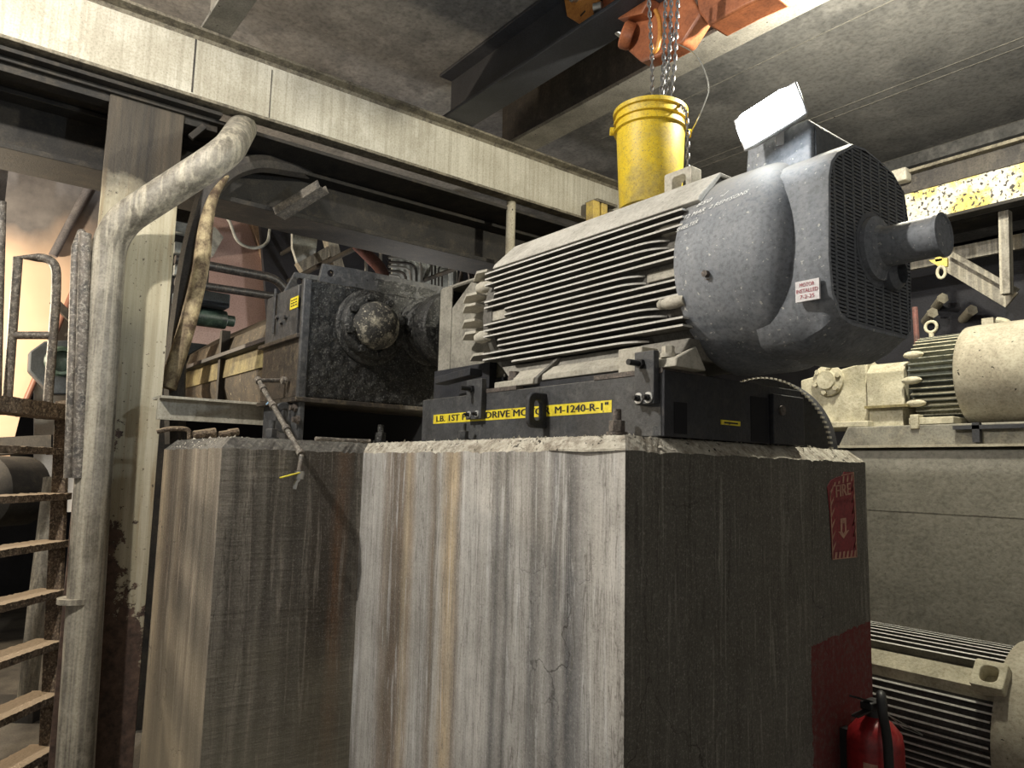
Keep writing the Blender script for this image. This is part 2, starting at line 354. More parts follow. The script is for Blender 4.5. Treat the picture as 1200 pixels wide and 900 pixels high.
M_motorpad = grime('pale_dust', (.46,.43,.36), (.32,.30,.25), (.56,.53,.46), s=9, bump=.3)
M_shroud = grime('blue_grey_shroud', (.205,.222,.250), (.145,.158,.178), (.28,.295,.32), s=4, streak=.4, streakcol=(.27,.28,.30), spots=.30, spotcol=(.50,.50,.48), spotscale=85, rough=.62, bump=.14, topdust=(.26,.25,.23))
M_grille = grime('dark_grille', (.125,.135,.152), (.08,.088,.10), s=6, bump=.15, rough=.55)
M_holeshade = plain('opening_shade', (.006,.006,.009), .9)  # near-black colour standing in for the shade inside openings
M_base = grime('grey_skid', (.050,.052,.056), (.028,.028,.030), (.11,.11,.105), s=7, bump=.3, rough=.6, topdust=(.12,.11,.095))
M_base2 = grime('dark_skid', (.026,.027,.032), (.014,.015,.02), (.05,.045,.04), s=5, bump=.3, rough=.6)
M_grease = grime('greasy_cast_iron', (.012,.012,.012), (.005,.005,.005), (.085,.082,.074), s=11, bump=1.0, fine=60, rough=.40, hiamt=.6, spots=.37, spotcol=(.10,.10,.092), spotscale=120)
M_greasecap = grime('dusted_grease', (.040,.038,.034), (.015,.015,.015), (.40,.37,.29), s=7, bump=1, fine=60, rough=.7, hiamt=1.0, spots=.33, spotcol=(.36,.33,.26), spotscale=90)
M_gside = grime('brown_grease', (.060,.048,.037), (.025,.022,.020), (.20,.16,.10), s=8, streak=.5, bump=.5, rough=.5)
M_trough = grime('grimy_trough', (.085,.066,.042), (.030,.024,.018), (.21,.155,.08), s=7, streak=.5, bump=.4, streakcol=(.04,.03,.02), spots=.27, spotcol=(.34,.28,.18))
M_olive = grime('yellow_olive', (.30,.25,.11), (.12,.10,.05), (.42,.36,.17), s=7, streak=.4, bump=.3)
M_yel = grime('yellow_tape', (.80,.66,.03), (.62,.48,.03), s=30, bump=.05, rough=.5, spots=.30, spotcol=(.10,.09,.06), spotscale=70)
M_blk = plain('black_print', (.012,.012,.012), .6)
M_white = plain('white_sticker', (.72,.70,.72), .5)
M_pinkred = plain('faded_red_print', (.42,.09,.12), .6)
M_chalk = plain('paint_marker', (.80,.80,.77), .6)
M_sign = grime('red_sign', (.23,.022,.032), (.16,.02,.035), s=7, rough=.45, bump=.06)
M_signp = grime('faded_sign_cream', (.46,.27,.19), (.36,.18,.13), s=20, rough=.5, bump=.04)
M_ext = grime('extinguisher_red', (.25,.014,.016), (.16,.010,.012), s=5, rough=.3, bump=.03)
M_extblk = plain('black_rubber', (.016,.016,.017), .5)
M_steel = plain('bright_steel', (.55,.55,.53), .3, .9)
M_bolt = grime('rusty_bolt', (.10,.085,.075), (.05,.04,.035), (.26,.2,.16), s=40, bump=.5, rough=.6)
M_boltdk = plain('black_bolt', (.03,.03,.032), .4, .4)
M_zinc = plain('zinc_washer', (.68,.68,.66), .35, .5)
M_bucket = grime('yellow_bucket', (.66,.47,.02), (.38,.29,.08), (.80,.58,.03), s=4, spots=.36, spotcol=(.28,.21,.07), spotscale=190, rough=.5, bump=.05, lo=.46, hiv=.62)
M_orange = grime('orange_paint', (.36,.12,.05), (.22,.075,.035), s=5, bump=.06, rough=.42)
M_orange2 = grime('amber_paint', (.50,.22,.045), (.36,.14,.03), s=5, bump=.05, rough=.42)
M_chain = plain('chain_steel', (.34,.34,.35), .32, .85)
M_creammotor = grime('cream_dust_motor', (.52,.48,.35), (.36,.33,.24), (.66,.62,.48), s=8, bump=.4, rough=.9)
M_cover2 = grime('tan_cover', (.36,.33,.25), (.26,.23,.17), (.44,.40,.31), s=6, streak=.3, bump=.15, spots=.28)
M_fin2 = grime('green_grey_fins', (.11,.12,.105), (.065,.07,.06), s=8, bump=.2, topdust=(.62,.58,.42))
M_skid2 = grime('concrete_skid', (.22,.21,.175), (.13,.12,.10), (.34,.31,.23), s=7, bump=.3)
M_peel = grime('peeling_yellow', (.62,.47,.14), (.60,.58,.50), (.70,.55,.16), s=5, lo=.46, hiv=.54, bump=.9, fine=50, spots=.41, spotcol=(.05,.045,.04), spotscale=40, hiamt=.6)
M_pink = grime('pink_hopper', (.42,.29,.265), (.30,.21,.195), s=1.5, bump=.06, rough=.5)
M_peach = grime('peach_drum', (.66,.47,.34), (.54,.38,.28), (.70,.54,.44), s=1.2, bump=.05, rough=.5)
M_greyp = grime('grey_smoky_plate', (.16,.15,.155), (.075,.072,.08), (.24,.23,.23), s=2.4, bump=.08, rough=.5)
M_redtrim = plain('tan_red_trim', (.22,.10,.07), .5)
M_ladder = grime('crusted_ladder', (.13,.092,.062), (.05,.034,.022), (.40,.32,.22), s=30, bump=1.0, fine=50, hiamt=.9, lo=.42, hiv=.56, topdust=(.27,.205,.135))
M_green = grime('green_enamel', (.05,.085,.065), (.025,.04,.035), (.16,.22,.18), s=12, bump=.2, rough=.4)
M_bluegrey = grime('blue_grey_enamel', (.035,.043,.052), (.02,.025,.03), s=8, bump=.2)
M_hose = grime('red_hose', (.20,.085,.075), (.10,.06,.055), s=12, bump=.2)
M_pale = grime('pale_panel', (.42,.44,.42), (.22,.23,.22), s=10, bump=.1)
M_led = plain('led_lens', (1,1,1), .4, 0, (.90,.96,1.0), 22)
M_alu = plain('aluminium', (.5,.5,.5), .35, .8)
M_floor = grime('floor_concrete', (.09,.08,.065), (.04,.035,.03), s=3, bump=.3)
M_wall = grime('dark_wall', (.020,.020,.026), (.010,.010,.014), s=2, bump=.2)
# column paint: cream paint, rust eating up from the foot
def column_mat():
    m, nt, b, co = new('column_paint', (-4.04, .72, 0))
    sp = nt.nodes.new('ShaderNodeSeparateXYZ'); nt.links.new(co, sp.inputs[0])
    st = noise(nt, co, 1, 7, .65, sc3=(16, 16, .7))
    c = mix(nt, ramp(nt, st, [(.35, 0), (.65, 1)]), (.58,.54,.42), (.36,.32,.22))
    c = mix(nt, ramp(nt, noise(nt, co, 1, 5, .6, sc3=(30,30,1.4), off=(4,4,4)), [(.55, 0), (.72, .8)]), c, (.30,.21,.11))
    n = noise(nt, co, 4.5, 10, .72)
    # rust below, more on the near side; darker tone on the top end
    e = math_(nt, 'ADD', n, math_(nt, 'MULTIPLY', math_(nt, 'SUBTRACT', 1.35, sp.outputs[2]), .26))
    e = math_(nt, 'ADD', e, math_(nt, 'MULTIPLY', math_(nt, 'SUBTRACT', sp.outputs[1], .72), -.95))
    rm = ramp(nt, e, [(.505, 0), (.518, 1)])
    c = mix(nt, rm, c, mix(nt, ramp(nt, noise(nt, co, 22, 8, .7), [(.35, 0), (.65, 1)]), (.15,.095,.07), (.045,.03,.025)))
    sk = noise(nt, co, 55, 4, .6)
    c = mix(nt, ramp(nt, sk, [(.30, .9), (.36, 0)]), c, (.05,.035,.025))
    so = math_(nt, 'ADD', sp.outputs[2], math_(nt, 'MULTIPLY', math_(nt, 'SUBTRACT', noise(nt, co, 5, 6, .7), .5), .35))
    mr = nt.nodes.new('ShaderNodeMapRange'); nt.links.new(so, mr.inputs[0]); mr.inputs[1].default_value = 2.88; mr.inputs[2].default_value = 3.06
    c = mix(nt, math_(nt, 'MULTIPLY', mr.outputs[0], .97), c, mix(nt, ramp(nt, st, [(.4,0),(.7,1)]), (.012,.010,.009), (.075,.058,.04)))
    nt.links.new(c, b.inputs['Base Color']); b.inputs['Roughness'].default_value = .7
    bp = nt.nodes.new('ShaderNodeBump'); bp.inputs['Strength'].default_value = .6; bp.inputs['Distance'].default_value = .012
    nt.links.new(math_(nt, 'SUBTRACT', math_(nt, 'MULTIPLY', noise(nt, co, 60, 6, .7), .5), math_(nt, 'MULTIPLY', rm, .6)), bp.inputs['Height']); nt.links.new(bp.outputs[0], b.inputs['Normal'])
    return m
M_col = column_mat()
exec_order = None

# ------------------------------------------------------------------ setting
ZB, ZC = 3.90, 4.24
ob('floor', MB().box(-10, 3, -3, 9, -.2, 0), M_floor)['kind'] = 'structure'
ob('wall_back', MB().box(-10, 3, 8.8, 9, 0, ZC), M_wall)['kind'] = 'structure'
ob('wall_left', MB().box(-10.2, -10, -3, 9, 0, ZC), M_wall)['kind'] = 'structure'
ob('ceiling', MB().box(-10, 2.2, -3, 9, ZC, ZC+.2), M_deck)['kind'] = 'structure'
# lighter formwork seams under the ceiling slab, right-hand side
for (a, b_) in (((981,136),(1200,57)), ((1040,189),(1200,148)), ((1000,120),(1200,20)), ((700,165),(860,95))):
    p = AZ(*a, ZC); q = AZ(*b_, ZC)
    t = ob('trim_1', MB().box(-4.0, 1.8, p.y-.003, p.y+.003, ZC-.004, ZC), M_jflange, kind='structure')
# slab drop along the far aisle
p = AZ(1040, 189, ZC-.0)
ob('trim_2', MB().box(-3.5, 1.8, p.y, p.y+2.4, ZC-.10, ZC), M_deck, kind='structure')

# ------------------------------------------------------------------ structural steel
def ibeam_x(mb, x0, x1, yc, z0, z1, wf, tf, tw):          # runs along X
    mb.box(x0, x1, yc-wf/2, yc+wf/2, z0, z0+tf); mb.box(x0, x1, yc-wf/2, yc+wf/2, z1-tf, z1); mb.box(x0, x1, yc-tw/2, yc+tw/2, z0+tf, z1-tf)
def steel(name, label, cat, parts, loc, group=None):
    t = thing(name, label, cat, loc, group)
    for nm, mb, mat in parts: ob(nm, mb, mat, t, bevel=.003)
    return t
# cream beam (along Y), web faces the camera
XW = -4.0
t = thing('steel_beam', 'long cream painted steel channel beam spanning above the column and pump drive', 'beam', (XW-.1, 1.5, 3.50))
mb = MB(); mb.box(XW-.02, XW, -2.5, 6.5, 3.515, 3.875)
ob('web', mb, M_cream, t)
mb = MB(); mb.box(XW-.02, XW+.075, -2.5, 6.5, 3.50, 3.518)
# rolled fillet of the lower flange
ob('lower_flange', mb, [M_creamedge], t, bevel=.003)
mb = MB(); mb.prism([(XW-.02,-2.5,3.875),(XW,-2.5,3.86),(XW+.012,-2.5,3.878),(XW+.07,-2.5,3.885),(XW+.07,-2.5,3.90),(XW-.02,-2.5,3.90)], (0,9,0))
ob('upper_flange', mb, M_creamedge, t)
mb = MB(); y = AX(227, 80, XW).y; mb.box(XW-.001, XW+.003, y-.004, y+.004, 3.56, 3.86); y = AX(317, 110, XW).y; mb.box(XW-.001, XW+.003, y-.002, y+.002, 3.52, 3.84)
ob('weld_seam', mb, M_brown, t)
# doubled dark beams behind and below the cream beam
zt = AX(0, 185, -4.42).z
t = thing('steel_beam', 'wide sooty steel girder running just below and behind the cream beam', 'beam', (-4.42, 1.5, zt))
for nm, b_ in (('lower_flange', (-4.60,-4.26,zt,zt+.03)), ('web', (-4.44,-4.42,zt+.03,3.46)), ('upper_flange', (-4.62,-4.02,3.44,3.462)), ('middle_flange', (-4.42,-4.30,zt+.30,zt+.325))):
    ob(nm, MB().box(b_[0], b_[1], -2.5, 6.5, b_[2], b_[3]), M_dsteel, t, bevel=.003)
t = thing('steel_angle', 'sooty steel angle bolted under the near end of the cream beam', 'beam', (-4.1, .5, 3.40))
ob('ledge', MB().box(-4.14, -3.97, -2.5, AX(258,150,-4.0).y, 3.465, 3.485), M_dsteel, t, bevel=.002)
ob('plate', MB().box(-4.14, -4.05, -2.5, AX(258,150,-4.0).y, 3.40, 3.465), M_dsteel, t, bevel=.002)
# joists
def joist(yc, wf, label, mw, mf, x0=-4.1, x1=2.1, z0=ZB):
    t = thing('ceiling_joist', label, 'beam', (x0, yc, z0))
    ob('lower_flange', MB().box(x0, x1, yc-wf/2, yc+wf/2, z0, z0+.022), mf, t, bevel=.003)
    ob('web', MB().box(x0, x1, yc-.012, yc+.012, z0+.022, ZC-.02), mw, t)
    ob('upper_flange', MB().box(x0, x1, yc-wf/2, yc+wf/2, ZC-.022, ZC-.002), mw, t, bevel=.003)
    return t
y1 = AZ(505,148,ZB).y
joist(y1+.11, .22, 'dark slate steel joist whose end stands over the middle of the cream beam', M_slate, M_slate, x0=-4.02)
y2 = AZ(616,182,ZB).y; y2a = AZ(600,167,ZB).y
t = thing('ceiling_joist', 'deep brown joist with a pale painted underside passing behind the yellow bucket', 'beam', (-4.1, (y2+y2a)/2, ZB))
ob('lower_flange', MB().box(-4.1, 2.1, y2a, y2, ZB, ZB+.025), M_jflange, t, bevel=.003)
ob('web', MB().box(-4.1, 2.1, y2a+.03, y2a+.05, ZB+.025, ZC), M_brown, t)
j = text('letter_mark', 'T', M_boltdk, AZ(845,40,ZB), (1,0,0), (0,-1,0), .05, parent=t, depth=.001)
yj = AX(245, 40, -4.0).y
joist(yj+.02, .15, 'short stained joist over the left end of the cream beam near the ceiling', M_jflange, M_jflange, x0=-4.05)

# column: H section, flange to the camera
cx0, cyA, cyB = -4.04, AX(120,240,-4.04).y, AX(208,240,-4.04).y
t = thing('steel_column', 'tall cream painted steel column with rust flaking off its foot', 'column', (cx0, (cyA+cyB)/2, 0))
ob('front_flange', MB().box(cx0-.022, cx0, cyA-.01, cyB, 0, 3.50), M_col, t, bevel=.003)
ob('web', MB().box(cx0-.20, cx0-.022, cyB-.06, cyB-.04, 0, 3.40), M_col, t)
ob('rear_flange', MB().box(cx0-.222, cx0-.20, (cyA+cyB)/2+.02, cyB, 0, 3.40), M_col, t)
mb = MB(); p = AX(228,160,cx0+.03); mb.bar(AX(222,163,cx0+.005)+Vector((.02,0,0)), AX(238,150,cx0+.02)+Vector((.02,0,0)), .03, .03)
ob('clip_angle', mb, M_dsteel, t)
# large dusty pipe in front of the column
t = thing('drain_pipe', 'fat dusty grey pipe running up the column and bending right below the beam', 'pipe', AX(80, 900, -3.62)*1.0)
XP = -3.93
pts = [AX(72, 1150, XP), AX(128, 268, XP), AX(266, 179, XP+.36), AX(284, 150, XP-.10)]
pp = fillet(pts, .16, 8)
ob('pipe', MB().tube(pp, .078, 20), M_galv, t)
pc = AX(90, 703, XP); mb = MB(); mb.tube([pc+Vector((0,0,-.012)), pc+Vector((0,0,.012))], .081, 24); ob('weld_ring', mb, M_galv, t)
# two thin upright pipes left of it
t = thing('guard_post', 'slim dirty upright pipe with an open top end beside the fat pipe', 'post', AX(92, 900, -3.9), None)
ob('pipe', MB().tube([AX(92, 560, -3.9), AX(100, 274, -3.9)], .027, 12), M_pipedirt, t)
ob('pipe', MB().tube([AX(80, 560, -3.95)]+[AX(89, 290, -3.95)]+[AX(96, 272, -4.0)], .020, 12), M_pipedirt, t)
# curved angle and its light twin right of the column
t = thing('bent_angle_bar', 'dark bent steel bar curving down behind the column from the girder', 'bar', AX(200,470,-4.2))
pts = [AX(206,520,-4.25), AX(204,430,-4.25), AX(222,300,-4.25), AX(243,225,-4.25), AX(268,200,-4.25), AX(300,190,-4.25), AX(360,200,-4.35)]
ob('bar', MB().tube(fillet(pts,.22,5), [.055]*len(fillet(pts,.22,5)), 8), M_brown, t)
pts = [AX(196,455,-4.17), AX(222,375,-4.17), AX(236,310,-4.17), AX(241,262,-4.18), AX(250,228,-4.2), AX(266,205,-4.22)]
t2 = thing('pipe_stub', 'rust-streaked cream pipe slanting up beside the dark bent bar', 'pipe', AX(196,455,-4.15))
fp = fillet(pts,.15,5); nf_ = len(fp)
ob('pipe', MB().tube(fp, [.044 if k < nf_*.45 else .044-.026*(k-nf_*.45)/(nf_*.55) for k in range(nf_)], 12), grime('rust_streaked_cream', (.42,.34,.20), (.08,.05,.03), s=14, streak=.6, bump=.5), t2)
# channel stub
a = AX(328, 254, -4.22); b_ = AX(380, 222, -3.98)
t = thing('channel_stub', 'short grimy steel channel poking out from the dark girder', 'channel', a)
mb = MB(); d = (b_-a).normalized(); s_ = d.cross(Vector((0,0,1))).normalized(); u_ = s_.cross(d)
mb.bar(a, b_, .09, .008); mb.bar(a+s_*.045+u_*.02, b_+s_*.045+u_*.02, .008, .05, up=u_); mb.bar(a-s_*.045+u_*.02, b_-s_*.045+u_*.02, .008, .05, up=u_)
ob('channel', mb, grime('greasy_channel', (.12,.105,.085),(.05,.045,.04),(.3,.28,.24), s=20, bump=.5), t)

# ------------------------------------------------------------------ concrete pedestal
def pedestal():
    t = thing('concrete_pedestal', 'big stained concrete machine pedestal with a stepped left side', 'pedestal', ((BX0+BX2)/2, (BY0+BY2)/2, 0))
    foot = [(BX0,BY0),(BX1,BY0),(BX1,BY1),(BX2,BY1),(BX2,BY2),(BX0,BY2)]
    ins = .042
    top = [(BX0+ins,BY0+ins),(BX1-ins,BY0+ins),(BX1-ins,BY1+ins),(BX2-ins,BY1+ins),(BX2-ins,BY2-ins),(BX0+ins,BY2-ins)]
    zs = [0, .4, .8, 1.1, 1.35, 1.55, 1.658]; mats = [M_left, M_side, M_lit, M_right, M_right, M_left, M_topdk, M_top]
    rnd = random.Random(3)
    mb = MB()
    n = 6
    for i in range(n):
        a, b_ = foot[i], foot[(i+1)%n]; L = math.hypot(b_[0]-a[0], b_[1]-a[1]); k = max(2, int(L/.012)) if i in (0,1,2,3) else 2
        # chipped arris row + chamfer row
        rows = []
        for z in zs: rows.append([Vector((a[0]+(b_[0]-a[0])*q/k, a[1]+(b_[1]-a[1])*q/k, z)) for q in range(k+1)])
        ta, tb = top[i], top[(i+1)%n]
        nrm = Vector((b_[1]-a[1], -(b_[0]-a[0]), 0)).normalized()
        ph = rnd.random()*9
        for q in range(k+1):
            f = q/k
            w_ = 0 if q in (0, k) else 1
            dz = w_*(.0025*math.sin(f*L*37+ph)*math.sin(f*L*11+ph) - .0035*max(0, rnd.gauss(0,.8)))
            rows[-1][q].z += dz
            if rows[-1][q].z > 1.664: rows[-1][q].z = 1.664
        rows.append([Vector((ta[0]+(tb[0]-ta[0])*q/k, ta[1]+(tb[1]-ta[1])*q/k, 1.700+(0 if q in (0,k) else rnd.uniform(-.0015,.0015)))) for q in range(k+1)])
        vs = [p for r in rows for p in r]; fs = []
        m_ = [0,1,2,3,4,5][i]
        for r in range(len(rows)-1):
            fs = [(r*(k+1)+q, r*(k+1)+q+1, (r+1)*(k+1)+q+1, (r+1)*(k+1)+q) for q in range(k)]
            mi = m_ if r < len(rows)-2 else (6 if i in (0,1,5) else 7)
            if r == len(rows)-2 and i == 2:
                b0 = len(mb.v); mb.v += vs if False else []
            mb.add(vs, fs, mi)
    mb.add([(x,y,1.70) for x,y in top], [tuple(range(n))], 7)
    # drop orphan verts happens in ob() normals pass
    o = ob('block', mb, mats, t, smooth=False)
    me = o.data; bm = bmesh.new(); bm.from_mesh(me)
    bmesh.ops.remove_doubles(bm, verts=bm.verts, dist=.0002)
    loose = [v for v in bm.verts if not v.link_faces]; bmesh.ops.delete(bm, geom=loose, context='VERTS')
    bmesh.ops.recalc_face_normals(bm, faces=bm.faces)
    bm.to_mesh(me); bm.free()
    # grit and flakes lying on the chamfer and the top
    mb = MB(); r = random.Random(5)
    for k in range(900):
        if k < 420: x, y = r.uniform(BX1, BX2-.01), BY1+r.uniform(.005,.11)
        elif k < 720: x, y = BX2-r.uniform(.005,.16), r.uniform(BY1, BY2-.02)
        else: x, y = r.uniform(BX0+.05, BX1-.02), BY0+r.uniform(.005,.12)
        d = min(y-BY1 if x > BX1 else y-BY0, BX2-x); z = 1.70 if d > .042 else 1.658+d
        s_ = r.uniform(.002,.007) if r.random() < .93 else r.uniform(.007,.014)
        mb.add([Vector((x,y,z-.001))+Vector((r.uniform(-1,1), r.uniform(-1,1), 0))*s_ for _ in range(4)]+[Vector((x,y,z+s_*r.uniform(.4,1.0)))], [(0,1,4),(1,2,4),(2,3,4),(3,0,4)])
    ob('grit', mb, M_motorpad, t, smooth=False, kind='stuff')
    # lifted flake at the corner
    mb = MB()
    pts = [(648,523),(668,516),(690,512),(712,515),(733,521),(748,527),(735,530),(700,527),(670,525)]
    c0 = Vector((BX2-.02, BY1+.01, 1.668))
    o_ = [Vector((BX2-.30,BY1-.004,1.660)), Vector((BX2-.22,BY1+.008,1.678)), Vector((BX2-.12,BY1+.014,1.684)), Vector((BX2-.03,BY1+.01,1.674)), Vector((BX2+.004,BY1-.004,1.658)), Vector((BX2-.14,BY1-.010,1.654))]
    mb.prism(o_, (0,0,.006)); ob('loose_flake', mb, M_top, t, smooth=False)
    return t
ped = pedestal()

# ------------------------------------------------------------------ main motor
MY, MZ, YT = 1.90, 2.20, 1.62          # axis and fin-tip plane
motor = thing('electric_motor', 'huge finned electric motor with a blue-grey fan shroud on the concrete pedestal', 'motor', (-1.8, MY, 1.905))
XL, XR = -2.27, -1.31
prof = []
for (y, z) in ((1.69,1.99),(1.665,2.08),(1.655,2.2),(1.66,2.33),(1.665,2.385),(1.75,2.478),(2.05,2.478),(2.135,2.385),(2.14,2.2),(2.135,2.08),(2.11,1.99)): prof.append((XL+.03, y, z))
ob('frame', MB().prism(prof, (XR-XL-.0,0,0)), M_motor, motor, bevel=.004)
mb = MB(); mb.prism([(XL+.02,1.640,2.375),(XL+.02,1.648,2.392),(XL+.02,1.745,2.486),(XL+.02,2.055,2.486),(XL+.02,2.06,2.475),(XL+.02,1.75,2.475),(XL+.02,1.66,2.37)], (XR-XL+.02,0,0))
ob('top_plate', mb, grime('top_plate_dust', (.50,.48,.43), (.36,.34,.30), (.58,.555,.50), s=8, spots=.27, bump=.15), motor, bevel=.003)
def fin_mesh(x0, x1, round_l=True, round_r=True):
    mb = MB(); o = []
    n = 6; d = .10; yi = YT+.062
    if round_r: o += [(x1-d+d*math.sin(k/n*PI/2), yi-(yi-YT)*math.cos(k/n*PI/2)*1.0) for k in range(n+1)][::1]
    else: o += [(x1, YT), (x1, yi)]
    if round_l: o += [(x0+d*.4-d*.4*math.sin(k/n*PI/2), yi-(yi-YT)*math.cos(k/n*PI/2)) for k in range(n, -1, -1)]
    else: o += [(x0, yi), (x0, YT)]
    z = -.0035
    mb.prism([(x, y, z) for x, y in o], (0, 0, .006))
    for i_, f in enumerate(mb.f):
        c_ = sum((mb.v[k] for k in f), Vector())/len(f)
        if i_ >= 2 and c_.y < YT+.050: mb.m[i_] = 1
    return mb
NF = 17; z0f, dzf = 1.995, .0225
kinds = {}
for i in range(NF):
    z = z0f + dzf*i
    if i in (0,): key = (-2.12, -1.47, True, True)
    elif i in (3, 4): key = (-2.21, -1.40, True, True)
    elif i in (8, 9): key = (-2.17, -1.47, True, True)
    elif i in (12, 13): key = (-2.24, -1.38, True, True)
    else: key = (XL, XR, False, False)
    if key not in kinds:
        kinds[key] = ob('cooling_fin', fin_mesh(*key), [M_motor, M_fintip], None); kinds[key].parent = motor
        kinds[key].location = Vector((0,0,z)) - motor.location
    else:
        c = kinds[key].copy(); sc.collection.objects.link(c); c.location = Vector((0,0,z)) - motor.location
# far-side fins, seen only from the other side
mb = MB()
for i in range(NF): z = z0f+dzf*i; mb.box(XL, XR, 2.13, 2.18, z-.003, z+.003)
ob('rear_fins', mb, M_motor, motor, kind='stuff')
# pads between the fins
z = z0f+dzf*8.5
for b_ in ((-1.47,-1.315,YT+.03,YT+.05,z-.014,z+.014),(-2.27,-2.13,YT+.02,YT+.05,z-.02,z+.02)): ob('pad', MB().box(*b_), M_motorpad, motor, bevel=.003)
# lower skirt and foot rail
mb = MB(); mb.prism([(XL+.08,1.652,1.985),(XL+.16,1.63,1.93),(XR-.02,1.63,1.93),(XR,1.652,1.985)], (0,.4,0)); ob('skirt', mb, grime('motor_skirt', (.24,.225,.195), (.16,.15,.13), s=6, bump=.1), motor, bevel=.004)
mb = MB(); mb.prism([(XL+.22,1.595,1.925),(XL+.22,1.63,1.955),(XL+.22,1.66,1.955),(XL+.22,1.66,1.905),(XL+.22,1.595,1.905)], (XR-XL-.32,0,0)); ob('foot_rail', mb, M_motorpad, motor, bevel=.003)
# feet
mb = MB()
mb.hexa([(-2.13,1.575,1.893),(-1.91,1.575,1.893),(-1.91,1.68,1.893),(-2.13,1.68,1.893)], [(-2.13,1.575,1.915),(-1.91,1.575,1.915),(-1.87,1.65,1.975),(-2.12,1.65,1.925)])
f1 = ob('foot', mb, M_motorpad, motor, bevel=.003)
ob('foot_web', MB().prism([(-1.91,1.58,1.893),(-1.91,1.58,1.915),(-1.87,1.64,1.985),(-1.87,1.70,1.985),(-1.91,1.70,1.893)], (.018,0,0)), M_motor, motor, bevel=.002)
mb = MB(); mb.box(-1.515,-1.42,1.575,1.66,1.893,1.965)
mb.hexa([(-1.42,1.565,1.893),(-1.29,1.565,1.893),(-1.29,1.70,1.893),(-1.42,1.70,1.893)], [(-1.40,1.58,1.92),(-1.30,1.58,1.92),(-1.31,1.68,1.965),(-1.41,1.68,1.95)])
f2 = ob('foot', mb, M_motorpad, motor, bevel=.004)
for f_, p in ((f1, (-2.06,1.61,1.92)), (f2, (-1.345,1.60,1.925))):
    mb = MB(); mb.cyl(p, Vector(p)+Vector((0,0,.012)), .022, 16); mb.cyl(Vector(p)+Vector((0,0,.012)), Vector(p)+Vector((0,0,.032)), .018, 6); ob('foot_bolt', mb, M_bolt if f_ is f1 else M_motorpad, f_)
# bosses beside the fins
for (px, py, y, r, L) in ((787,268,1.66,.022,.05),(790,354,1.63,.019,.05)):
    p = AY(px, py, y); mb = MB(); mb.lathe([(.006,-.045),(r*.7,-.04),(r,-.02),(r,.01),(r*.8,.04)], p, (1,0,0), 16); mb.blob(p+Vector((-.045,0,0)), .016, .016, .016, 10); ob('bearing_boss', mb, M_motorpad, motor)
for (px, py, y, r) in ((572,335,1.68,.024),(570,394,1.66,.024)):
    p = AY(px, py, y); mb = MB(); mb.lathe([(.006,-.07),(r*.8,-.06),(r*1.05,-.03),(r*.95,.0),(r,.03),(r*.5,.05),(.006,.06)], p, (1,0,0), 16); ob('bearing_boss', mb, M_motorpad, motor)
# drive end shield with radial ribs
mb = MB(); mb.lathe([(.17,-.13),(.20,-.12),(.24,-.06),(.265,-.02),(.265,.03)], (XL,MY,MZ), (1,0,0), 40); ob('end_shield', mb, M_motor, motor)
for (px, py) in ((560,326),(548,352),(547,364),(546,382),(547,396),(556,421)):
    p = AY(px, py, 1.66); mb = MB()
    mb.prism([p+Vector((-.06,.02,0)), p+Vector((.04,-.035,.004)), p+Vector((.09,-.02,.006)), p+Vector((.09,.05,0)), p+Vector((-.02,.06,0))], (0,0,.010)); ob('shield_rib', mb, M_motorpad, motor)
mb = MB()
for a in range(0, 360, 45):
    q = Vector((XL-.125, MY+.14*math.cos(math.radians(a)), MZ+.14*math.sin(math.radians(a)))); mb.cyl(q, q+Vector((-.014,0,0)), .013, 6)
ob('shield_bolts', mb, M_bolt, motor)
mb = MB(); mb.cyl((XL-.13,MY,MZ), (-2.86,MY,MZ+.02), .05, 24); ob('shaft', mb, M_steel, motor)
# air hood (drum)
mb = MB(); mb.lathe([(.262,0),(.290,0),(.297,.01),(.299,.03),(.300,.15),(.300,.24),(.297,.275),(.289,.303),(.272,.325),(.245,.338),(.17,.345)], (-1.333,MY,MZ), (1,0,0), 96)
for v in mb.v:
    h_ = v.x+1.333; cc = max(0, -(v.y-MY)/max(1e-4, math.hypot(v.y-MY, v.z-MZ))); v.x = -1.333+h_*(.68+.32*cc**.8)
hood = ob('air_hood', mb, M_shroud, motor, sharp=50)
p = AY(831, 322, MY-.285); mb = MB(); mb.cyl(p+Vector((0,.03,0)), p+Vector((0,-.006,0)), .016, 16); mb.cyl(p+Vector((0,-.006,0)), p+Vector((0,-.022,0)), .010, 6); ob('hood_bolt', mb, M_bolt, hood)
mb = MB(); p = Vector((-1.045, 1.632, 2.20)); mb.cyl(p, p+Vector((.012,-.02,0)), .008, 10); ob('hood_screw', mb, M_steel, hood)
# handwriting in paint marker, following the drum
def wrap(o, R, yc, zc):
    off = wloc(o.parent)
    for v in o.data.vertices:
        w_ = v.co+off; a = (w_.z-zc)/R
        v.co = Vector((w_.x, yc-R*math.cos(a), zc+R*math.sin(a)))-off
for body, px, py, h_, wd in (('850   -/', 813, 242, .017, .10), ('12 MAR  2 REM/SONS', 803, 258, .014, .205), ('SHIELTER', 797, 274, .012, .075)):
    q = AY(px, py, MY-.27); arc = math.asin(max(-1,min(1,(q.z-MZ)/.30)))*.30
    o = text('handwriting', body, M_chalk, Vector((q.x, 0, MZ+arc)), (1,0,.13), (0,0,1), h_, wd, parent=hood, depth=0, bold=0, shear=.3)
    wrap(o, .3025, MY, MZ)
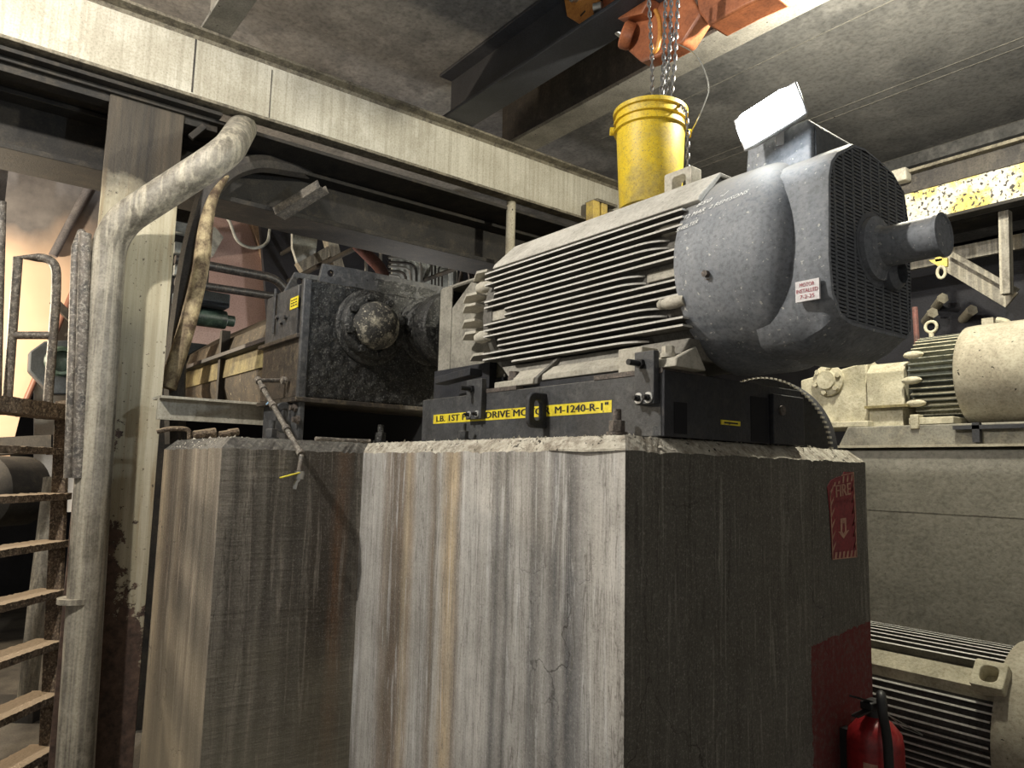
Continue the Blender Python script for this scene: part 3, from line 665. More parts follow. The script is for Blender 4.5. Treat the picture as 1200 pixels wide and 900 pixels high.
# fan cover: outline read off the cover's end face
Xe = -.90
pts2 = [(971,300),(971,205),(974,187),(981,177),(1000,167),(1014,172),(1030,185),(1048,202),(1061,224),(1066,258),(1069,330),(1069,393),(1063,399),(1030,391),(998,382),(984,371),(975,345)]
out = [AX(*p_, Xe) for p_ in pts2]
cen = Vector((Xe, 1.885, 2.21))
mb = MB(); rings = []
def scl(f, dx): return [Vector((Xe+dx, cen.y+(q.y-cen.y)*f, cen.z+(q.z-cen.z)*f)) for q in out]
def low(q):
    for p_ in q:
        if p_.z < 2.06: p_.z -= .060*min(1, (2.06-p_.z)/.09)
    return q
rings = [low(scl(1.0,-.22)), low(scl(1.0,-.10)), [a_.lerp(b_, .45) for a_, b_ in zip(low(scl(1.0,-.05)), scl(1.0,-.05))], scl(1.0,-.012), scl(.985,-.002), scl(.955,0)]
n = len(out); vs = [p_ for r_ in rings for p_ in r_]; fs = []
for r_ in range(len(rings)-1):
    for k in range(n): fs.append((r_*n+k, r_*n+(k+1)%n, (r_+1)*n+(k+1)%n, (r_+1)*n+k))
fs.append(tuple(range(n)))
mb.add(vs, fs)
# recessed dark back
mb.add(scl(.955,0)+scl(.955,-.012), [(k,(k+1)%n,n+(k+1)%n,n+k) for k in range(n)], 1); mb.add(scl(.955,-.012), [tuple(range(n))], 1)
cover = ob('fan_cover', mb, [M_shroud, plain('grille_back', (.034,.037,.044), .9)], motor, sharp=45, bevel=0)
# grille bars clipped to the outline
poly = [(q.y, q.z) for q in scl(.958,0)]
def span(z):
    ys = []
    for k in range(len(poly)):
        (a, b_), (c, d) = poly[k], poly[(k+1)%len(poly)]
        if (b_-z)*(d-z) < 0: ys.append(a+(c-a)*(z-b_)/(d-b_))
    return (min(ys), max(ys)) if len(ys) >= 2 else None
mb = MB(); z = 1.99
while z < 2.46:
    s_ = span(z)
    if s_:
        mb.box(Xe-.006, Xe-.001, s_[0], s_[1], z-.0030, z+.0030)
    z += .0098
for k in range(9):
    y = 1.70+k*.047
    zs_ = [q[1] for q in poly]; zz = [zq/200 for zq in range(390, 500) if span(zq/200) and span(zq/200)[0] < y < span(zq/200)[1]]
    if zz: mb.box(Xe-.006, Xe-.0005, y-.005, y+.005, min(zz), max(zz))
mb.cyl((Xe-.006,MY,MZ), (Xe+.0,MY,MZ), .10, 40)
ob('grille', mb, M_grille, cover, smooth=False, kind='stuff')
mb = MB(); mb.lathe([(.085,0),(.085,.012),(.06,.02),(.052,.03),(.052,.155),(.055,.157),(.055,.168),(.048,.170),(.046,.166),(.01,.166)], (Xe,MY,MZ+.0), (1,0,0), 40)
ob('shaft_cover', mb, M_shroud, motor, sharp=30)
p = AX(1042,322,Xe); mb = MB(); mb.lathe([(.045,0),(.045,.02),(.03,.035),(.03,.0)], p, (1,0,0), 24); ob('round_flange', mb, M_grille, cover)
# red and white sticker
st_ = MB(); a = AY(934,352,1.657)
yS = 1.6560
sO = AY(933,355,yS); sw = AY(961,353,yS).x-sO.x; sh = .052
mb = MB(); mb.box(sO.x, sO.x+sw, yS-.0025, yS+.004, sO.z, sO.z+sh); stk = ob('sticker', mb, M_white, cover); stk['label'] = 'white date sticker with red lettering'
for k, (b_, w_) in enumerate((('MOTOR', .62), ('INSTALLED', .9), ('7-2-25', .6))):
    text('lettering', b_, M_pinkred, (sO.x+sw*(1-w_)/2, yS-.0028, sO.z+sh*(.70-.29*k)), (1,0,0), (0,0,1), sh*.19, sw*w_, parent=cover, bold=.01)
# terminal box standing on the hood
Xb = -1.0; a = AX(951,137,Xb); c = AX(1001,164,Xb); zb = AX(932,205,Xb).z-.06
xl = AY(869,170,a.y).x
mb = MB(); mb.prism([(xl,a.y,zb),(Xb,a.y-.015,zb),(Xb,a.y-.005,a.z-.03),(Xb-.01,a.y,a.z),(xl+.02,a.y,a.z+.0)], (0,c.y-a.y,0)); tb = ob('terminal_box', mb, M_shroud, motor, bevel=.008, seg=3)
mb = MB(); mb.box(Xb-.0,Xb+.005,a.y+.01,c.y-.01,zb+.05,a.z-.02); ob('box_lid', mb, M_grille, tb, bevel=.002)
# lifting lug on the frame
p = AY(790,232,1.87); q = AY(822,198,1.87); xx0, xx1 = p.x, q.x-.0; zz0, zz1 = 2.46, q.z
oo = [(x, 1.82, z) for x, z in rrect((xx0+xx1)/2, (zz0+zz1)/2, xx1-xx0, zz1-zz0, .006, 3)]; ii = [(x, 1.82, z) for x, z in rrect((xx0+xx1)/2+.004, (zz0+zz1)/2+.008, (xx1-xx0)*.5, (zz1-zz0)*.56, .014, 3)]
ob('lifting_lug', MB().ring(oo, ii, (0,.05,0)), M_motorpad, motor, bevel=.002)

# LED flood lamp resting on the terminal box
lamp = thing('flood_lamp', 'glaring white LED flood lamp on top of the motor terminal box', 'lamp', LED)
d = Vector((.12,-.97,-.16)).normalized(); side_ = Vector((.93,.20,.26)).normalized(); side_ = (side_-d*side_.dot(d)).normalized(); upv = side_.cross(d)
def lampbox(mb, w_, h_, t0, t1, taper=.8):
    c0 = LED+d*t0; c1 = LED+d*t1
    mb.hexa([c0-side_*w_*taper-upv*h_*taper, c0+side_*w_*taper-upv*h_*taper, c0+side_*w_*taper+upv*h_*taper, c0-side_*w_*taper+upv*h_*taper],
            [c1-side_*w_-upv*h_, c1+side_*w_-upv*h_, c1+side_*w_+upv*h_, c1-side_*w_+upv*h_])
mb = MB(); lampbox(mb, .098, .052, -.03, .012); ob('housing', mb, M_alu, lamp, bevel=.006)
mb = MB(); lampbox(mb, .100, .050, .055, .0125, .66); ob('lens', mb, M_led, lamp, bevel=.028, seg=6)
mb = MB(); mb.bar(LED-d*.03+side_*.02-upv*.02, LED-d*.05-Vector((0,0,.07)), .02, .02); ob('stand', mb, M_alu, lamp)

# ------------------------------------------------------------------ motor skid
skid = thing('motor_skid', 'black steel skid under the main motor with a yellow drive name label', 'skid', (-1.95, MY, 1.70))
YB = 1.56
ob('side_plate', MB().box(-2.60, -1.335, YB, YB+.02, 1.702, 1.878), M_base, skid, bevel=.003)
mb = MB(); mb.box(-2.60,-1.335,YB+.02,2.24,1.86,1.877); mb.box(-2.60,-1.335,2.22,2.24,1.702,1.86); ob('top_plate', mb, M_base, skid)
mb = MB(); mb.box(-1.335,-1.325,YB+.0,2.24,1.702,1.885); ob('end_plate', mb, M_base2, skid, bevel=.002)
a = AX(783,515,-1.32); b_ = AX(783,470,-1.32); c = AX(800,470,-1.32)
for b_ in ((1.60,1.655,1.712,1.80),(1.96,2.05,1.705,1.845)): ob('recess_shade', MB().box(-1.326,-1.3235,*b_), M_holeshade, skid)  # flat dark patches; the shade of the hollows is only their colour
mb = MB(); mb.box(-1.325,-1.309,2.06,2.235,1.702,1.86); ob('corner_block', mb, M_base2, skid, bevel=.003)
mb = MB(); p = AX(916,481,-1.308); mb.cyl(p, p+Vector((.006,0,0)), .016, 20); ob('plug', mb, M_bolt, skid)
p = AX(845,495,-1.3235); q = AX(867,497,-1.3235); mb = MB(); mb.box(-1.325,-1.3215, p.y, q.y, p.z-.006, p.z+.008); sm = ob('small_label', mb, M_yel, skid); sm['label'] = 'tiny yellow label'
mb = MB(); mb.box(-1.3216,-1.3212, p.y+.012, q.y-.012, p.z-.002, p.z+.003); ob('label_print', mb, M_blk, skid)
# low rib plates of the skid top (steel shims under the motor)
for b_ in ((-1.60,-1.42,YB-.002,YB+.05),(-2.17,-1.98,YB-.002,YB+.05),(-1.41,-1.33,YB-.002,1.75)): ob('shim', MB().box(*b_,1.878,1.892), M_bolt, skid)
mb = MB(); mb.box(-2.10,-1.40,YB+.03,YB+.04,1.86,1.90); ob('rail_lip', mb, M_base2, skid)
# name label
lO = AY(508,497,YB); lE = AY(717,483,YB); lh = AY(717,464,YB).z-AY(717,483,YB).z
U = (lE-lO).normalized(); zc0 = lO.z+.002
mb = MB(); hh = .036; x0, x1 = lO.x, lE.x; z0 = 1.7775; 
mb.box(x0, x1, YB-.0012, YB, z0, z0+hh); nl = ob('name_label', mb, M_yel, skid); nl['label'] = 'long yellow name label'
Wd = x1-x0
text('label_lettering', 'LB. 1ST PRESS DRIVE MOTOR', M_blk, (AY(512,490,YB).x, YB-.0014, z0+hh*.2), (1,0,0), (0,0,1), hh*.66, AY(645,480,YB).x-AY(512,490,YB).x, parent=nl, bold=.022)
text('label_lettering', 'M-1240-R-1"', M_blk, (AY(651,480,YB).x, YB-.0014, z0+hh*.2), (1,0,0), (0,0,1), hh*.66, AY(713,475,YB).x-AY(651,480,YB).x, parent=nl, bold=.022)
# lifting eye plate standing off the skid
def eye(parent, px, py, yb, w_, h_, mat):
    c = AY(px, py, yb); th = .020
    oo = [(c.x, y, z) for y, z in rrect(yb-w_/2+.012, c.z, w_+.024, h_, .028, 5)]; ii = [(c.x, y, z) for y, z in rrect(yb-w_*.47, c.z, w_*.42, h_*.58, w_*.18, 5)]
    return ob('lifting_eye', MB().ring(oo, ii, (th,0,0)), mat, parent, bevel=.004)
eye(skid, 636, 482, YB, .075, .115, M_base2)
# jacking brackets with bolts
for (px0, px1, pz0, pz1, s_) in ((746,769,475,412,1), (548,566,492,445,.8)):
    a = AY(px0, pz0, YB-.012); b_ = AY(px1, pz0, YB-.012); zt_ = AY((px0+px1)/2, pz1, YB-.012).z
    k = ob('jack_bracket', MB().box(a.x, b_.x, YB-.022, YB, a.z, zt_), M_base, skid, bevel=.002)
    zz = a.z+.018
    for f_ in (.25, .75):
        x = a.x+(b_.x-a.x)*f_; mb = MB(); mb.cyl((x,YB-.022,zz), (x,YB-.026,zz), .0155*s_, 20); ob('washer', mb, M_zinc, k)
        mb = MB(); mb.cyl((x,YB-.026,zz), (x,YB-.036,zz), .010*s_, 6); mb.cyl((x,YB-.036,zz), (x,YB-.046,zz), .006*s_, 10); ob('bolt_head', mb, M_boltdk, k)
    mb = MB(); x = (a.x+b_.x)/2-.01; z_ = zt_-.035; mb.cyl((x,YB+.012,z_), (x,YB-.075,z_), .0085, 12); mb.cyl((x,YB-.022,z_), (x,YB-.034,z_), .015, 6); ob('jack_bolt', mb, M_boltdk, k)
# black guard bar under the coupling
mb = MB(); a = AY(516,447,1.62); b_ = AY(558,436,1.62); mb.bar(a, b_, .06, .03); ob('guard_foot', mb, M_base2, skid, bevel=.003)
# anchor studs with nuts
def stud(px, py, y, mat, label, z=1.70, s=1.0, X=None):
    p = AX(px, py, X) if X else AY(px, py, y); p.z = z
    t = thing('anchor_bolt', label, 'bolt', p)
    mb = MB(); mb.cyl(p, p+Vector((0,0,.014*s)), .030*s, 20); ob('washer', mb, mat, t)
    mb = MB(); mb.cyl(p+Vector((0,0,.014*s)), p+Vector((0,0,.046*s)), .023*s, 6); ob('nut', mb, mat, t, bevel=.002)
    mb = MB(); mb.cyl(p+Vector((0,0,.046*s)), p+Vector((0,0,.078*s)), .0125*s, 14); ob('stud', mb, mat, t)
stud(723, 503, 1.50, M_bolt, 'rusty anchor bolt with nut in front of the right end of the yellow label')
stud(543, 508, 1.51, M_base, 'dark anchor bolt below the left end of the yellow label', s=.85)
stud(446, 508, 1.50, M_grease, 'greasy anchor bolt standing beside the dark opening under the gearbox', s=1.05, X=-2.84)
stud(318, 505, 1.0, M_base, 'grey anchor bolt near the left corner of the pedestal', s=1.15, X=-3.12)

# ------------------------------------------------------------------ coupling guard
g = thing('coupling_guard', 'cream sheet metal guard over the shaft between gearbox and motor', 'guard', (-2.7, MY, 1.88))
gx0, gx1 = -2.775, -2.47; yg = 1.735
def gprof(f): return [(MY+(y-MY)*f, MZ+(z-MZ)*f) for y, z in ((1.735,2.03),(1.735,2.40),(1.75,2.415),(2.05,2.415),(2.065,2.40),(2.065,2.03))]
mb = MB(); o1, o2 = gprof(1), gprof(.97)
for k in range(5):
    a, b_, c, d_ = o1[k], o1[k+1], o2[k+1], o2[k]
    mb.prism([(gx0,*a),(gx0,*b_),(gx0,*c),(gx0,*d_)], ((.10 if k == 0 else gx1-gx0),0,0))
mb.prism([(gx0+.1,1.80,2.04),(gx0+.1,1.80,2.39),(gx1,1.80,2.39),(gx1,1.80,2.04)], (0,.01,0), 1)
M_gd = grime('dull_guard_sheet', (.27,.255,.215), (.17,.16,.135), (.34,.32,.27), s=7, bump=.2, spots=.25)
ob('cover', mb, [M_gd, M_holeshade], g)
ob('end_plate', MB().prism([(gx0,y,z) for y,z in o1], (.004,0,0)), M_grease, g)
mb = MB(); mb.prism([(-2.66,1.728,2.03),(-2.66,1.728,2.30),(-2.52,1.728,2.39),(-2.36,1.728,2.34),(-2.34,1.728,2.03)], (0,.010,0)); ob('side_panel', mb, M_gd, g)
for y_ in (1.72, 2.05): ob('leg', MB().box(-2.775,-2.36,y_,y_+.03,1.88,2.03), M_base2, g)

# ------------------------------------------------------------------ gearbox
GX, GY0, GY1, GZ0, GZ1 = -3.18, 1.275, 2.13, 1.905, 2.45
gb = thing('gearbox', 'black grease-caked gearbox with two round bearing caps left of the motor', 'gearbox', (GX-.25, 1.7, 1.70))
def rough_box(mb, x0, x1, y0, y1, z0, z1, amp, cell, seed):
    """closed box whose faces are gridded and roughened like caked grease"""
    from mathutils import noise as mn
    r = seed
    def P(p):
        n_ = mn.noise_vector(Vector(p)*22+Vector((r,r,r)))*amp + mn.noise_vector(Vector(p)*60+Vector((r,0,r)))*amp*.5
        return Vector(p)+n_
    ax = [(x0,x1),(y0,y1),(z0,z1)]
    for a in range(3):
        u, v = (a+1)%3, (a+2)%3
        nu = max(1, int((ax[u][1]-ax[u][0])/cell)); nv = max(1, int((ax[v][1]-ax[v][0])/cell))
        for side2 in (0, 1):
            vs = []
            for i in range(nu+1):
                for j_ in range(nv+1):
                    p = [0,0,0]; p[a] = ax[a][side2]; p[u] = ax[u][0]+(ax[u][1]-ax[u][0])*i/nu; p[v] = ax[v][0]+(ax[v][1]-ax[v][0])*j_/nv
                    vs.append(P(p))
            mb.add(vs, [(i*(nv+1)+j_, (i+1)*(nv+1)+j_, (i+1)*(nv+1)+j_+1, i*(nv+1)+j_+1) for i in range(nu) for j_ in range(nv)])
mb = MB(); rough_box(mb, GX-.50, GX, GY0+.01, GY1, GZ0, GZ1, .007, .013, 1)
o = ob('housing', mb, M_grease, gb, sharp=60)
bm = bmesh.new(); bm.from_mesh(o.data); bmesh.ops.remove_doubles(bm, verts=bm.verts, dist=.0008); bmesh.ops.recalc_face_normals(bm, faces=bm.faces); bm.to_mesh(o.data); bm.free()
# top flange plates with lifting holes
def holeplate(x, th, poly2, hc, hr, mat, nm='lifting_plate'):
    n = 24; oo = []; 
    # resample outline by angle around the hole so it has as many points as the hole
    segs = [(Vector(poly2[k]), Vector(poly2[(k+1)%len(poly2)])) for k in range(len(poly2))]
    c = Vector(hc)
    angs = sorted([math.atan2(p[1]-hc[1], p[0]-hc[0]) % (2*PI) for p in poly2] + [2*PI*k/n for k in range(n)])
    for a in angs:
        dv = Vector((math.cos(a), math.sin(a))); best = None
        for p, q in segs:
            e = q-p; den = dv.x*e.y-dv.y*e.x
            if abs(den) < 1e-9: continue
            t_ = ((p.x-c.x)*e.y-(p.y-c.y)*e.x)/den; s_ = ((p.x-c.x)*dv.y-(p.y-c.y)*dv.x)/den
            if t_ > 0 and -1e-6 <= s_ <= 1+1e-6 and (best is None or t_ < best): best = t_
        oo.append(c+dv*best)
    ii = [c+Vector((math.cos(a), math.sin(a)))*hr for a in angs]
    return ob(nm, MB().ring([(x,p.x,p.y) for p in oo], [(x,p.x,p.y) for p in ii], (th,0,0)), mat, gb, bevel=.002)
M_plate = grime('dusty_black_plate', (.060,.060,.062), (.03,.03,.032), (.15,.145,.13), s=10, bump=.4, rough=.55)
holeplate(GX-.035, .022, [(1.33,2.44),(1.35,2.54),(1.50,2.545),(2.14,2.545),(2.14,2.44)], (1.39,2.50), .016, M_plate)
holeplate(GX-.33, .022, [(1.28,2.44),(1.33,2.555),(1.46,2.56),(2.10,2.56),(2.10,2.44)], (1.36,2.51), .018, M_plate)
mb = MB(); rough_box(mb, GX-.34, GX-.012, 1.52, 2.14, 2.45, 2.52, .010, .02, 4); ob('grease_crust', mb, M_grease, gb, sharp=60)
# left side plates
mb = MB(); mb.box(GX-.50, GX-.02, GY0-.012, GY0, 1.91, 2.18); ob('lower_side_plate', mb, M_gside, gb, bevel=.003)
mb = MB(); mb.box(GX-.46, GX-.05, GY0-.022, GY0, 2.195, 2.43); ob('upper_side_plate', mb, M_plate, gb, bevel=.004)
mb = MB(); mb.box(GX-.52, GX-.01, GY0-.034, GY0, 2.176, 2.196); ob('split_flange', mb, M_gside, gb, bevel=.003)
mb = MB(); mb.box(GX-.022, GX+.008, GY0-.02, GY0+.02, 1.90, 2.45); ob('corner_rib', mb, M_plate, gb, bevel=.006)
mb = MB(); a = AY(324,372,GY0-.02); b_ = AY(326,420,GY0-.02); mb.cyl(a+Vector((0,-.012,.14)), a+Vector((0,-.012,-.08)), .007, 8); ob('breather_pipe', mb, M_plate, gb)
for (px, py) in ((326,372),(331,378),(336,372)):
    p = AY(px, py, GY0-.022); mb = MB(); mb.cyl(p, p+Vector((0,-.014,0)), .011, 6); ob('plate_bolt', mb, M_plate, gb)
p = AY(340,363,GY0-.023); mb = MB(); mb.box(p.x, p.x+.095, GY0-.0245, GY0-.022, p.z-.002, p.z+.052); ys_ = ob('warning_sticker', mb, M_yel, gb); ys_['label'] = 'small yellow warning sticker'
mb = MB()
for k in range(3):
    for q in range(3):
        mb.box(p.x+.012+q*.026, p.x+.030+q*.026, GY0-.0253, GY0-.0244, p.z+.010+k*.013, p.z+.016+k*.013)
ob('sticker_print', mb, M_blk, ys_)
# bearing caps
def cap(y, z, R, dome, bolts, nm):
    c = Vector((GX, y, z))
    mb = MB(); mb.lathe([(R*1.16,-.01),(R*1.16,.010),(R*1.10,.016),(R*1.02,.018),(R*1.0,.024),(R,.048),(R*.96,.054),(R*.72,.056)], c, (1,0,0), 56)
    fl = ob(nm, mb, M_grease, gb, sharp=50)
    mb = MB()
    if dome: mb.lathe([(R*.74,.05),(R*.73,.075),(R*.66,.10),(R*.45,.125),(R*.2,.135),(.004,.137)], c, (1,0,0), 40)
    else: mb.lathe([(R*.9,.05),(R*1.0,.07),(R*1.22,.10),(R*1.26,.13),(R*1.26,.20),(R*1.20,.22),(R*.7,.225),(R*.6,.28),(.02,.28)], c+Vector((0,.03,-.01)), (1,0,0), 48)
    ob('dome' if dome else 'seal_housing', mb, [M_greasecap if dome else M_grease], fl)
    for k in range(bolts):
        a = 2*PI*(k+.35)/bolts; q = c+Vector((.054, R*.86*math.cos(a), R*.86*math.sin(a)))
        mb = MB(); mb.cyl(q, q+Vector((.022,0,0)), .024, 6, r2=.019); ob('cap_bolt', mb, M_grease, fl, bevel=.003)
cap(1.60, 2.268, .158, True, 8, 'bearing_cap')
cap(1.925, 2.292, .150, False, 8, 'input_bearing_cap')
# underframe
mb = MB(); mb.box(GX-.50, GX+.01, GY0-.03, 2.14, 1.885, 1.906); ob('bed_plate', mb, M_gside, gb, bevel=.003)
mb = MB(); mb.box(GX-.46, GX, GY0-.005, GY0+.02, 1.70, 1.886); ob('end_plate', mb, M_base, gb, bevel=.003)
mb = MB(); mb.box(GX-.40, GX-.36, GY0+.02, 2.14, 1.70, 1.886); ob('rear_web', mb, M_holeshade, gb)
mb = MB(); mb.prism([(GX,2.02,1.70),(GX,2.06,1.886),(GX,2.15,1.886),(GX,2.15,1.70)], (.02,0,0)); mb.prism([(GX+.02,1.57,1.885),(GX+.02,2.0,1.885),(GX+.02,2.0,1.702),(GX+.02,1.57,1.702)], (.0,0,0)) if False else None
ob('gusset', mb, M_base, gb, bevel=.002)
q = AY(337,490,GY0-.01); n_ = 20
oo = [(q.x, y, z) for y, z in rrect(GY0-.035, q.z, .09, .14, .04, 5)]; ii = [(q.x, y, z) for y, z in rrect(GY0-.035, q.z, .035, .075, .015, 5)]
ob('lifting_eye', MB().ring(oo, ii, (.03,0,0)), M_plate, gb, bevel=.004)
for (px, py) in ((347,478),(350,492)):
    p = AY(px, py, GY0-.006); mb = MB(); mb.cyl(p, p+Vector((0,-.03,0)), .012, 10); mb.cyl(p, p+Vector((0,-.012,0)), .02, 6); ob('frame_bolt', mb, M_bolt, gb)
# bar lying in the opening
a = AX(370,507,-2.98); b_ = AX(434,509,-2.98); a.z = b_.z = 1.713
t = thing('loose_bar', 'short crusted steel rod lying in front of the gearbox opening', 'rod', a)
ob('bar', MB().tube([a, a*.5+b_*.5+Vector((0,0,-.002)), b_], .011, 10), M_pipedirt, t)
# scraps at the left corner behind the pedestal edge
t = thing('pipe_scrap', 'bent rusty strap lying on the left corner of the pedestal', 'strap', AX(205,510,-3.55))
z = 1.70; pp = [AX(222,515,-3.60), AX(222,503,-3.60), AX(200,502,-3.60), AX(184,506,-3.62)]
ob('strap', MB().tube(fillet(pp,.03,4), .011, 8), M_ladder, t)
for k, (x_, y_, rr) in enumerate(((232,510,.02),(245,509,.024),(262,510,.018),(272,508,.02))):
    p = AX(x_, y_, -3.56-.02*k); c = MB(); c.cyl(p+Vector((0,-.02,0)), p+Vector((0,.03,.01)), rr, 8)
    s_ = ob('pipe_fitting', c, M_ladder, None, bevel=.003, origin=p)
    tag(s_, ['rust-brown fitting nearest the bent strap on the pedestal corner','rust-brown fitting second from the bent strap','rust-brown fitting third from the bent strap','rust-brown fitting closest to the grey anchor bolt'][k], 'fitting', 'rusty fittings on the pedestal corner')

# sampling line with a yellow-handled valve
P0 = AY(335,446,GY0-.03); P1 = AY(303,446,GY0-.16)+Vector((0,0,0)); P2 = AX(354,534,-2.705); P3 = AX(351,552,-2.70)
vt = thing('drain_line', 'thin drain pipe with a yellow valve lever hanging over the pedestal edge', 'pipe', P2)
ob('pipe', MB().tube(fillet([AY(336,446,GY0-.005), P1, P2, P3], .03, 5), .0105, 12), M_pipedirt, vt)
mb = MB()
for f_ in (.0, .12, .37, .68, .97):
    c = P1.lerp(P2, f_); d_ = (P2-P1).normalized(); mb.cyl(c-d_*.014, c+d_*.014, .0155, 12)
c = P0; mb.cyl(c+Vector((-.0,.0,0)), c+Vector((.0,-.02,0)), .018, 8)
ob('coupling', mb, M_pipedirt, vt)
mb = MB(); mb.cyl(P3, P3+Vector((0,0,-.03)), .017, 10); mb.cyl(P3+Vector((.0,-.012,-.012)), P3+Vector((0,.016,-.012)), .012, 8); ob('valve_body', mb, M_steel, vt)
L0 = P3+Vector((.012,-.004,-.006)); L1 = AX(328,560,-2.70); mb = MB(); mb.bar(L0, L1, .022, .006, up=(0,.2,1)); ob('lever', mb, grime('yellow_lever', (.72,.62,.05),(.4,.33,.04), s=30), vt, bevel=.002)
mb = MB(); mb.tube([P3+Vector((0,0,-.03)), AX(347,565,-2.70), AX(345,573,-2.70)], .0075, 8); ob('outlet', mb, M_steel, vt)
c = P1.lerp(P2, .30); mb = MB(); mb.tube([c+Vector((0,0,0)), AY(312,474,c.y-.02)], .003, 6); ob('blue_glint', mb, plain('pale_blue_glint', (.30,.50,.72), .4), vt)  # thin pale blue strand put in for a light reflex

# ------------------------------------------------------------------ trough (screw housing) left of the gearbox
tr = thing('conveyor_trough', 'long grimy steel trough with a yellow side band running left from the gearbox', 'trough', (-4.6, 1.5, 1.95))
ya = 1.33
def quadpanel(nm, A, B, C, D, mat, th=.02, par=None):
    return ob(nm, MB().prism([A,B,C,D], Vector((0,th,0))), mat, par or tr)
xa, xb = -3.70, -5.55
xs = (xa, xb)
mb = MB(); mb.prism([(xa,ya,2.24),(xa,ya+.03,2.36),(xa,1.55,2.50),(xa,2.05,2.50),(xa,2.05,1.92),(xa,ya+.03,1.92),(xa,ya,2.05)], (xb-xa,0,0)); ob('shell', mb, M_trough, tr, bevel=.004)
mb = MB(); mb.box(xb-.04, xa, ya-.055, ya+.02, 2.225, 2.25); ob('flange', mb, M_base2, tr, bevel=.003)
mb = MB(); mb.prism([(xa,ya-.002,2.225),(xa,ya-.012,2.11),(xa,ya+.03,2.11),(xa,ya+.03,2.225)], (xb-xa,0,0)); ob('side_band', mb, M_olive, tr)
for X in (-4.55, -5.50): ob('stiffener', MB().box(X-.02, X+.02, ya-.03, ya+.02, 1.98, 2.40), M_brown, tr)
mb = MB(); mb.box(xb-.03, xb, ya-.03, 2.08, 1.90, 2.46); ob('end_plate', mb, M_bluegrey, tr)
# cream sill beam behind pedestal left
t = thing('support_beam', 'dusty cream sill beam low behind the left end of the pedestal', 'beam', (-3.9, 1.4, 1.6))
mb = MB(); zA = AX(345,500,-3.75).z; zB_ = AX(345,478,-3.75).z; mb.box(-3.80,-3.77, AX(185,480,-3.77).y, 2.2, zA, zB_); mb.box(-3.90,-3.72, AX(185,480,-3.77).y, 2.2, zB_, zB_+.012); ob('web', mb, M_cream, t)

# ------------------------------------------------------------------ left access ladder with hand loops
lad = thing('access_ladder', 'crusted brown ship ladder at the far left edge', 'ladder', AD(50, 900, 3.5))
top_r, bot_r = AD(74, 478, 4.05), AD(44, 1010, 3.45)
dirv = Vector((ray(640,548).x, ray(640,548).y, 0)).normalized()
def st_at(py): 
    f_ = (py-478)/(1010-478); D = 4.05+(3.45-4.05)*f_; x = 74+(50-74)*f_; return AD(x, py, D)
mb = MB(); 
A_ = st_at(470); B_ = st_at(1010); sd = Vector((-dirv.y, dirv.x, 0))
mb.bar(A_, B_, .03, .075, up=sd); ob('stringer', mb, M_ladder, lad, bevel=.003)
mb = MB(); mb.bar(A_-dirv*.75, B_-dirv*.75, .03, .075, up=sd); ob('stringer', mb, M_ladder, lad, bevel=.003)
from mathutils import noise as mnoise
def crust(a, b_, w_, h_, seed):
    mb = MB(); t_ = (b_-a).normalized(); r_ = t_.cross(Vector((0,0,1))).normalized(); n_ = 44; rows = []
    for k in range(n_+1):
        c = a.lerp(b_, k/n_); q = mnoise.noise_vector(c*70+Vector((seed,0,0)))*.004
        rows.append([c-r_*w_/2+q, c+r_*w_/2+q*.5, c+r_*w_/2+Vector((0,0,h_))+q, c-r_*w_/2+Vector((0,0,h_))-q])
    vs = [p for r2 in rows for p in r2]; fs = [(0,1,2,3), (n_*4+3,n_*4+2,n_*4+1,n_*4)]
    for k in range(n_):
        for e in range(4): fs.append((k*4+e, k*4+(e+1)%4, (k+1)*4+(e+1)%4, (k+1)*4+e))
    mb.add(vs, fs); return mb
for k, py in enumerate((533,585,640,697,756,817,880)):
    p = st_at(py); ob('tread', crust(p-dirv*.74, p-dirv*.01, .15, .034, k), M_ladder, lad, smooth=True, sharp=50)
p = st_at(492); ob('landing', crust(p-dirv*.80+sd*.0, p, .20, .075, 11), M_ladder, lad, sharp=50)
for nm, pts, r_ in (('hand_loop', [AD(8,478,4.0), AD(21,302,4.0), AD(66,302,4.05), AD(66,345,4.05), AD(56,472,4.05)], .024),):
    hr = thing('hand_rail', 'dark round-cornered tube hand loop at the top of the ladder', 'rail', AD(30,475,4.0))
    ob('loop', MB().tube([pts[0]]+fillet(pts[1:], .16, 6), r_, 12), M_pipedirt, hr)
    ob('cross_tube', MB().tube([AD(15,393,4.0), AD(62,393,4.05)], r_*.9, 12), M_pipedirt, hr)
    hr2 = thing('hand_rail', 'dark upright rail tube cut by the left picture edge', 'rail', AD(-5,475,3.9))
    ob('post', MB().tube([AD(-4,480,3.9), AD(2,236,3.9)], .022, 12), M_pipedirt, hr2)
# dark machinery under the ladder
bm_ = thing('pump_housing', 'dark round pump housing seen through the ladder treads', 'pump', AD(20,540,5.0))
mb = MB(); mb.lathe([(.24,0),(.24,.3),(.18,.36),(.05,.38)], AD(28,575,5.2), (.6,-.78,0), 28); ob('housing', mb, M_dsteel, bm_)
mb = MB(); mb.bar(AD(-30,525,5.3), AD(70,520,5.3), .2, .12); ob('support', mb, M_dsteel, bm_)
bp2 = thing('riser_pipe', 'dim tan riser pipe behind the ladder', 'pipe', AD(45,900,4.6))
ob('pipe', MB().tube([AD(22,905,4.6), AD(45,700,4.6), AD(62,560,4.8)], .055, 12), M_galv, bp2)
bp3 = thing('junction_box', 'dark square box low behind the ladder', 'box', AD(10,870,4.6))
mb = MB(); mb.bar(AD(-20,850,4.6), AD(52,850,4.6), .25, .30); ob('box', mb, M_dsteel, bp3)

